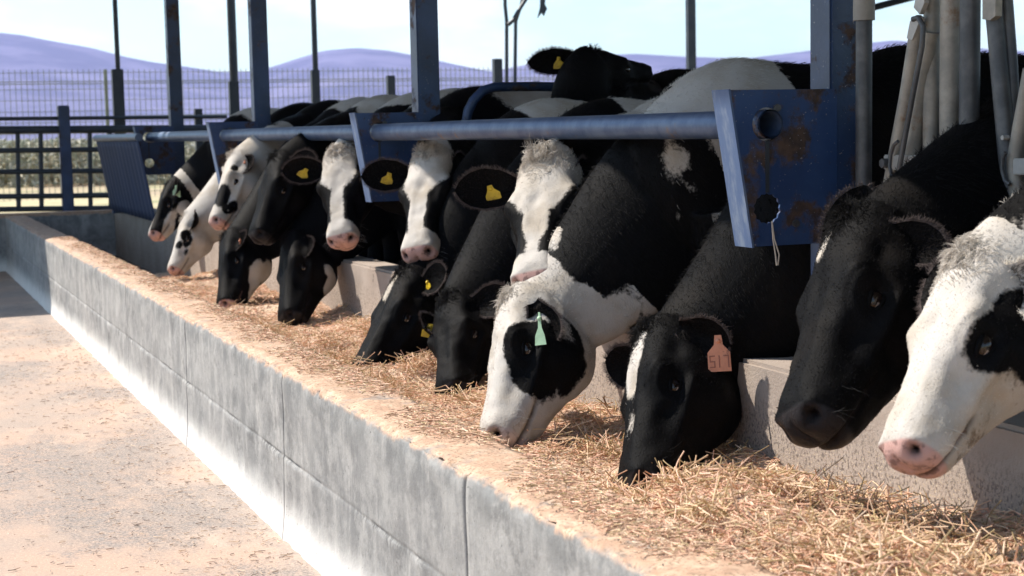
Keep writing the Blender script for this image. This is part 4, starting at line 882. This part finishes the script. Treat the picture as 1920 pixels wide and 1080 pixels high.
make_cow('white blazed cow just right of the second bracket, nose above two black cows feeding', (802, 275, 7.32), (772, 468, 7.0), (-.42, .16, .89), (2.68, 7.72, FL),
    blaze(.058, .21)+[('b', 1, (.8, -.1, 1.45), (.5, .5, .22)), ('b', 1, (.1, 0, .9), (.12, .12, .2))], -1, 'pink', ears=[dict(RE, len=.275, w=.076), LH], tags=[yel(-1, t=.5)],
    vox=.009, fur=20000, tuft=1500, tuft_col='white', tuftlen=.06, seed=10)
make_cow('white blazed cow with a pink muzzle held highest, left of the second bracket', (632, 274, 8.22), (632, 445, 7.95), (-.30, .16, .93), (2.66, 8.02, FL),
    blaze(.062, .19)+[('b', 1, (.7, -.1, 1.45), (.45, .5, .25)), ('b', 1, (1.4, 0, 1.4), (.3, .5, .4)), ('b', 1, (.05, -.1, .95), (.16, .12, .16)), ('b', 1, (.75, 0, 1.56), (1.0, .5, .26))], -1, 'pink', ears=[dict(RE, len=.255), LH], tags=[yel(-1, t=.5)],
    vox=.010, fur=15000, tuft=1200, tuft_col='white', seed=11)
make_cow('black cow with a white throat patch, head down below the highest pink muzzle', (534, 442, 8.72), (522, 598, 8.42), (-.86, .10, .48), (2.68, 8.66, FL),
    [('h', 1, (.52, .1, -.50), (.13, .22, .09)), ('h', 1, (.42, .2, -.44), (.06, .1, .09)), ('b', 1, (.9, -.2, 1.3), (.35, .4, .4)), ('b', 1, (.75, 0, 1.56), (1.0, .5, .26))], -1, 'black', ears=[dict(side=1, cdir=(.15, -.60, .75), cface=(-.5, .1, .85), len=.15), dict(side=-1, cdir=(-.3, .3, -.9))],
    tags=[dict(side=1, kind='strip', mat='tag_orange', t=.2, size=1.1, cface=(-.2, .1, .98), cdown=(.25, -.95, .15), off=.012)], vox=.011, fur=12000, tuft=400, tuft_col='black', seed=12)
make_cow('plain black cow lifting its nose left of the highest pink muzzle', (514, 288, 8.85), (466, 440, 8.62), (-.82, .30, .48), (2.66, 9.25, FL),
    [('b', 1, (.6, -.2, 1.4), (.6, .4, .25)), ('b', 1, (.75, 0, 1.56), (1.0, .5, .26))], -1, 'black', ears=[dict(side=1, cdir=(.7, .1, .5), cface=(-.4, .2, .9)), dict(side=-1, cdir=(-.3, .4, -.8))], vox=.011, fur=12000, tuft=500, tuft_col='black', seed=13)
make_cow('black cow with a white throat strip and orange ear tag, head straight down', (418, 440, 9.5), (404, 578, 9.2), (-.93, .10, .34), (2.68, 9.86, FL),
    [('h', 1, (.66, .05, -.40), (.30, .25, .065)), ('h', 1, (.45, .05, -.5), (.14, .25, .07)), ('h', 1, (.06, -.05, .0), (.09, .05, .06)), ('b', 1, (1., -.1, 1.4), (.5, .5, .3)), ('b', 1, (.75, 0, 1.56), (1.0, .5, .26))], -1, 'pink', ears=[dict(side=1, cdir=(.25, -.35, .85), cface=(-.5, .2, .85), len=.14), dict(side=-1, cdir=(-.3, .3, -.9))],
    tags=[dict(side=1, kind='strip', mat='tag_orange', t=.5, size=.8, cface=(-.2, .1, .98))], vox=.011, fur=12000, tuft=400, tuft_col='black', seed=14)
make_cow('white cow with black face spots and brown tags, nose up under a bracket', (434, 286, 10.05), (388, 416, 9.82), (-.90, .34, .28), (2.66, 10.48, FL),
    [('h', -1, (.60, .08, -.07), (.19, .14, .08)), ('h', -1, (.75, .16, -.24), (.07, .2, .06)), ('h', -1, (.30, .2, -.08), (.07, .1, .07)), ('h', -1, (.82, .16, -.17), (.05, .1, .05)), ('n', -1, .30, .30), ('b', -1, (.55, -.1, 1.3), (.25, .5, .5))], 1, 'pink',
    ears=[dict(side=1, cdir=(.35, -.55, .70), cface=(-.4, .2, .9), len=.13), dict(side=-1, cdir=(-.3, .3, -.9))], tags=[dict(side=1, kind='strip', mat='tag_orange', t=.4, size=.9, cface=(-.2, .1, .98))], vox=.011, fur=12000, tuft=300, tuft_col='white', seed=15)
make_cow('young white cow with black specks round its eye, lowest head at the far end', (345, 404, 11.35), (311, 506, 11.15), (-.90, .26, .34), (2.68, 11.35, FL),
    [('h', -1, (.42, .2, -.10), (.06, .15, .05)), ('h', -1, (.52, .2, -.16), (.09, .15, .06)), ('h', -1, (.58, .12, -.06), (.06, .1, .05)), ('h', -1, (.66, .2, -.2), (.09, .2, .05)), ('n', -1, .28, .2), ('b', -1, (.2, -.1, 1.4), (.2, .4, .2)), ('b', -1, (1.1, 0, 1.4), (.2, .3, .2))], 1, 'pink',
    ears=[dict(side=1, cdir=(.15, .1, .9), cface=(-.3, .2, .9), len=.16), dict(side=-1, cdir=(-.3, .4, -.9))], vox=.012, fur=8000, tuft=200, tuft_col='white', seed=16)
make_cow('black faced cow with a white nose and a pale green tag, last of the row', (312, 345, 12.75), (275, 440, 12.5), (-.92, .28, .28), (2.66, 12.75, FL),
    [('h', 1, (.85, -.05, .03), (.26, .11, .07)), ('h', 1, (.72, .1, -.28), (.20, .25, .09)), ('h', 1, (.40, .2, -.40), (.14, .2, .10)), ('n', 1, .80, .045), ('b', 1, (.9, 0, 1.5), (.9, .5, .35))], -1, 'pink',
    ears=[dict(side=1, cdir=(.3, .2, .9), cface=(-.3, .2, .9), len=.15), dict(side=-1, cdir=(-.2, .5, -.8))], tags=[dict(side=1, kind='plate', mat='tag_green', t=.5, size=1.0, cface=(0, 0, 1))], vox=.012, fur=8000, tuft=200, tuft_col='black', seed=17)
make_cow('black cow standing behind the row, raised head turned away over the backs', (1108, 93, 7.5), (1214, 120, 7.78), (.12, .98, .12), (3.55, 7.15, FL+.06),
    [('h', 1, (.16, -.02, .03), (.12, .1, .05))], -1, 'black', group='cows standing in the barn', ears=[dict(side=1, cdir=(-.97, .06, .1), cface=(.05, -.25, .95), len=.30, w=.064), dict(side=-1, len=0)],
    tags=[dict(side=1, kind='flag', mat='tag_yellow', t=.5, q=.2, size=.9)], vox=.010, fur=15000, tuft=500, tuft_col='black', seed=18)
# ------------------------------------------------------------------ the hazy air
def haze():
    m = MB(); m.box((-6800, -2800, -3.2), (6800, 6800, 175)); n = N('hazy_air')
    n.t.nodes.remove(n.p); v = n.add('ShaderNodeVolumePrincipled'); v.inputs['Color'].default_value = (.46, .52, 1.0, 1); v.inputs['Density'].default_value = .00014; v.inputs['Anisotropy'].default_value = .2
    n.link(v.outputs[0], n.out.inputs['Volume'])
    tagit(m.build('haze', n.m), kind='stuff')
haze()
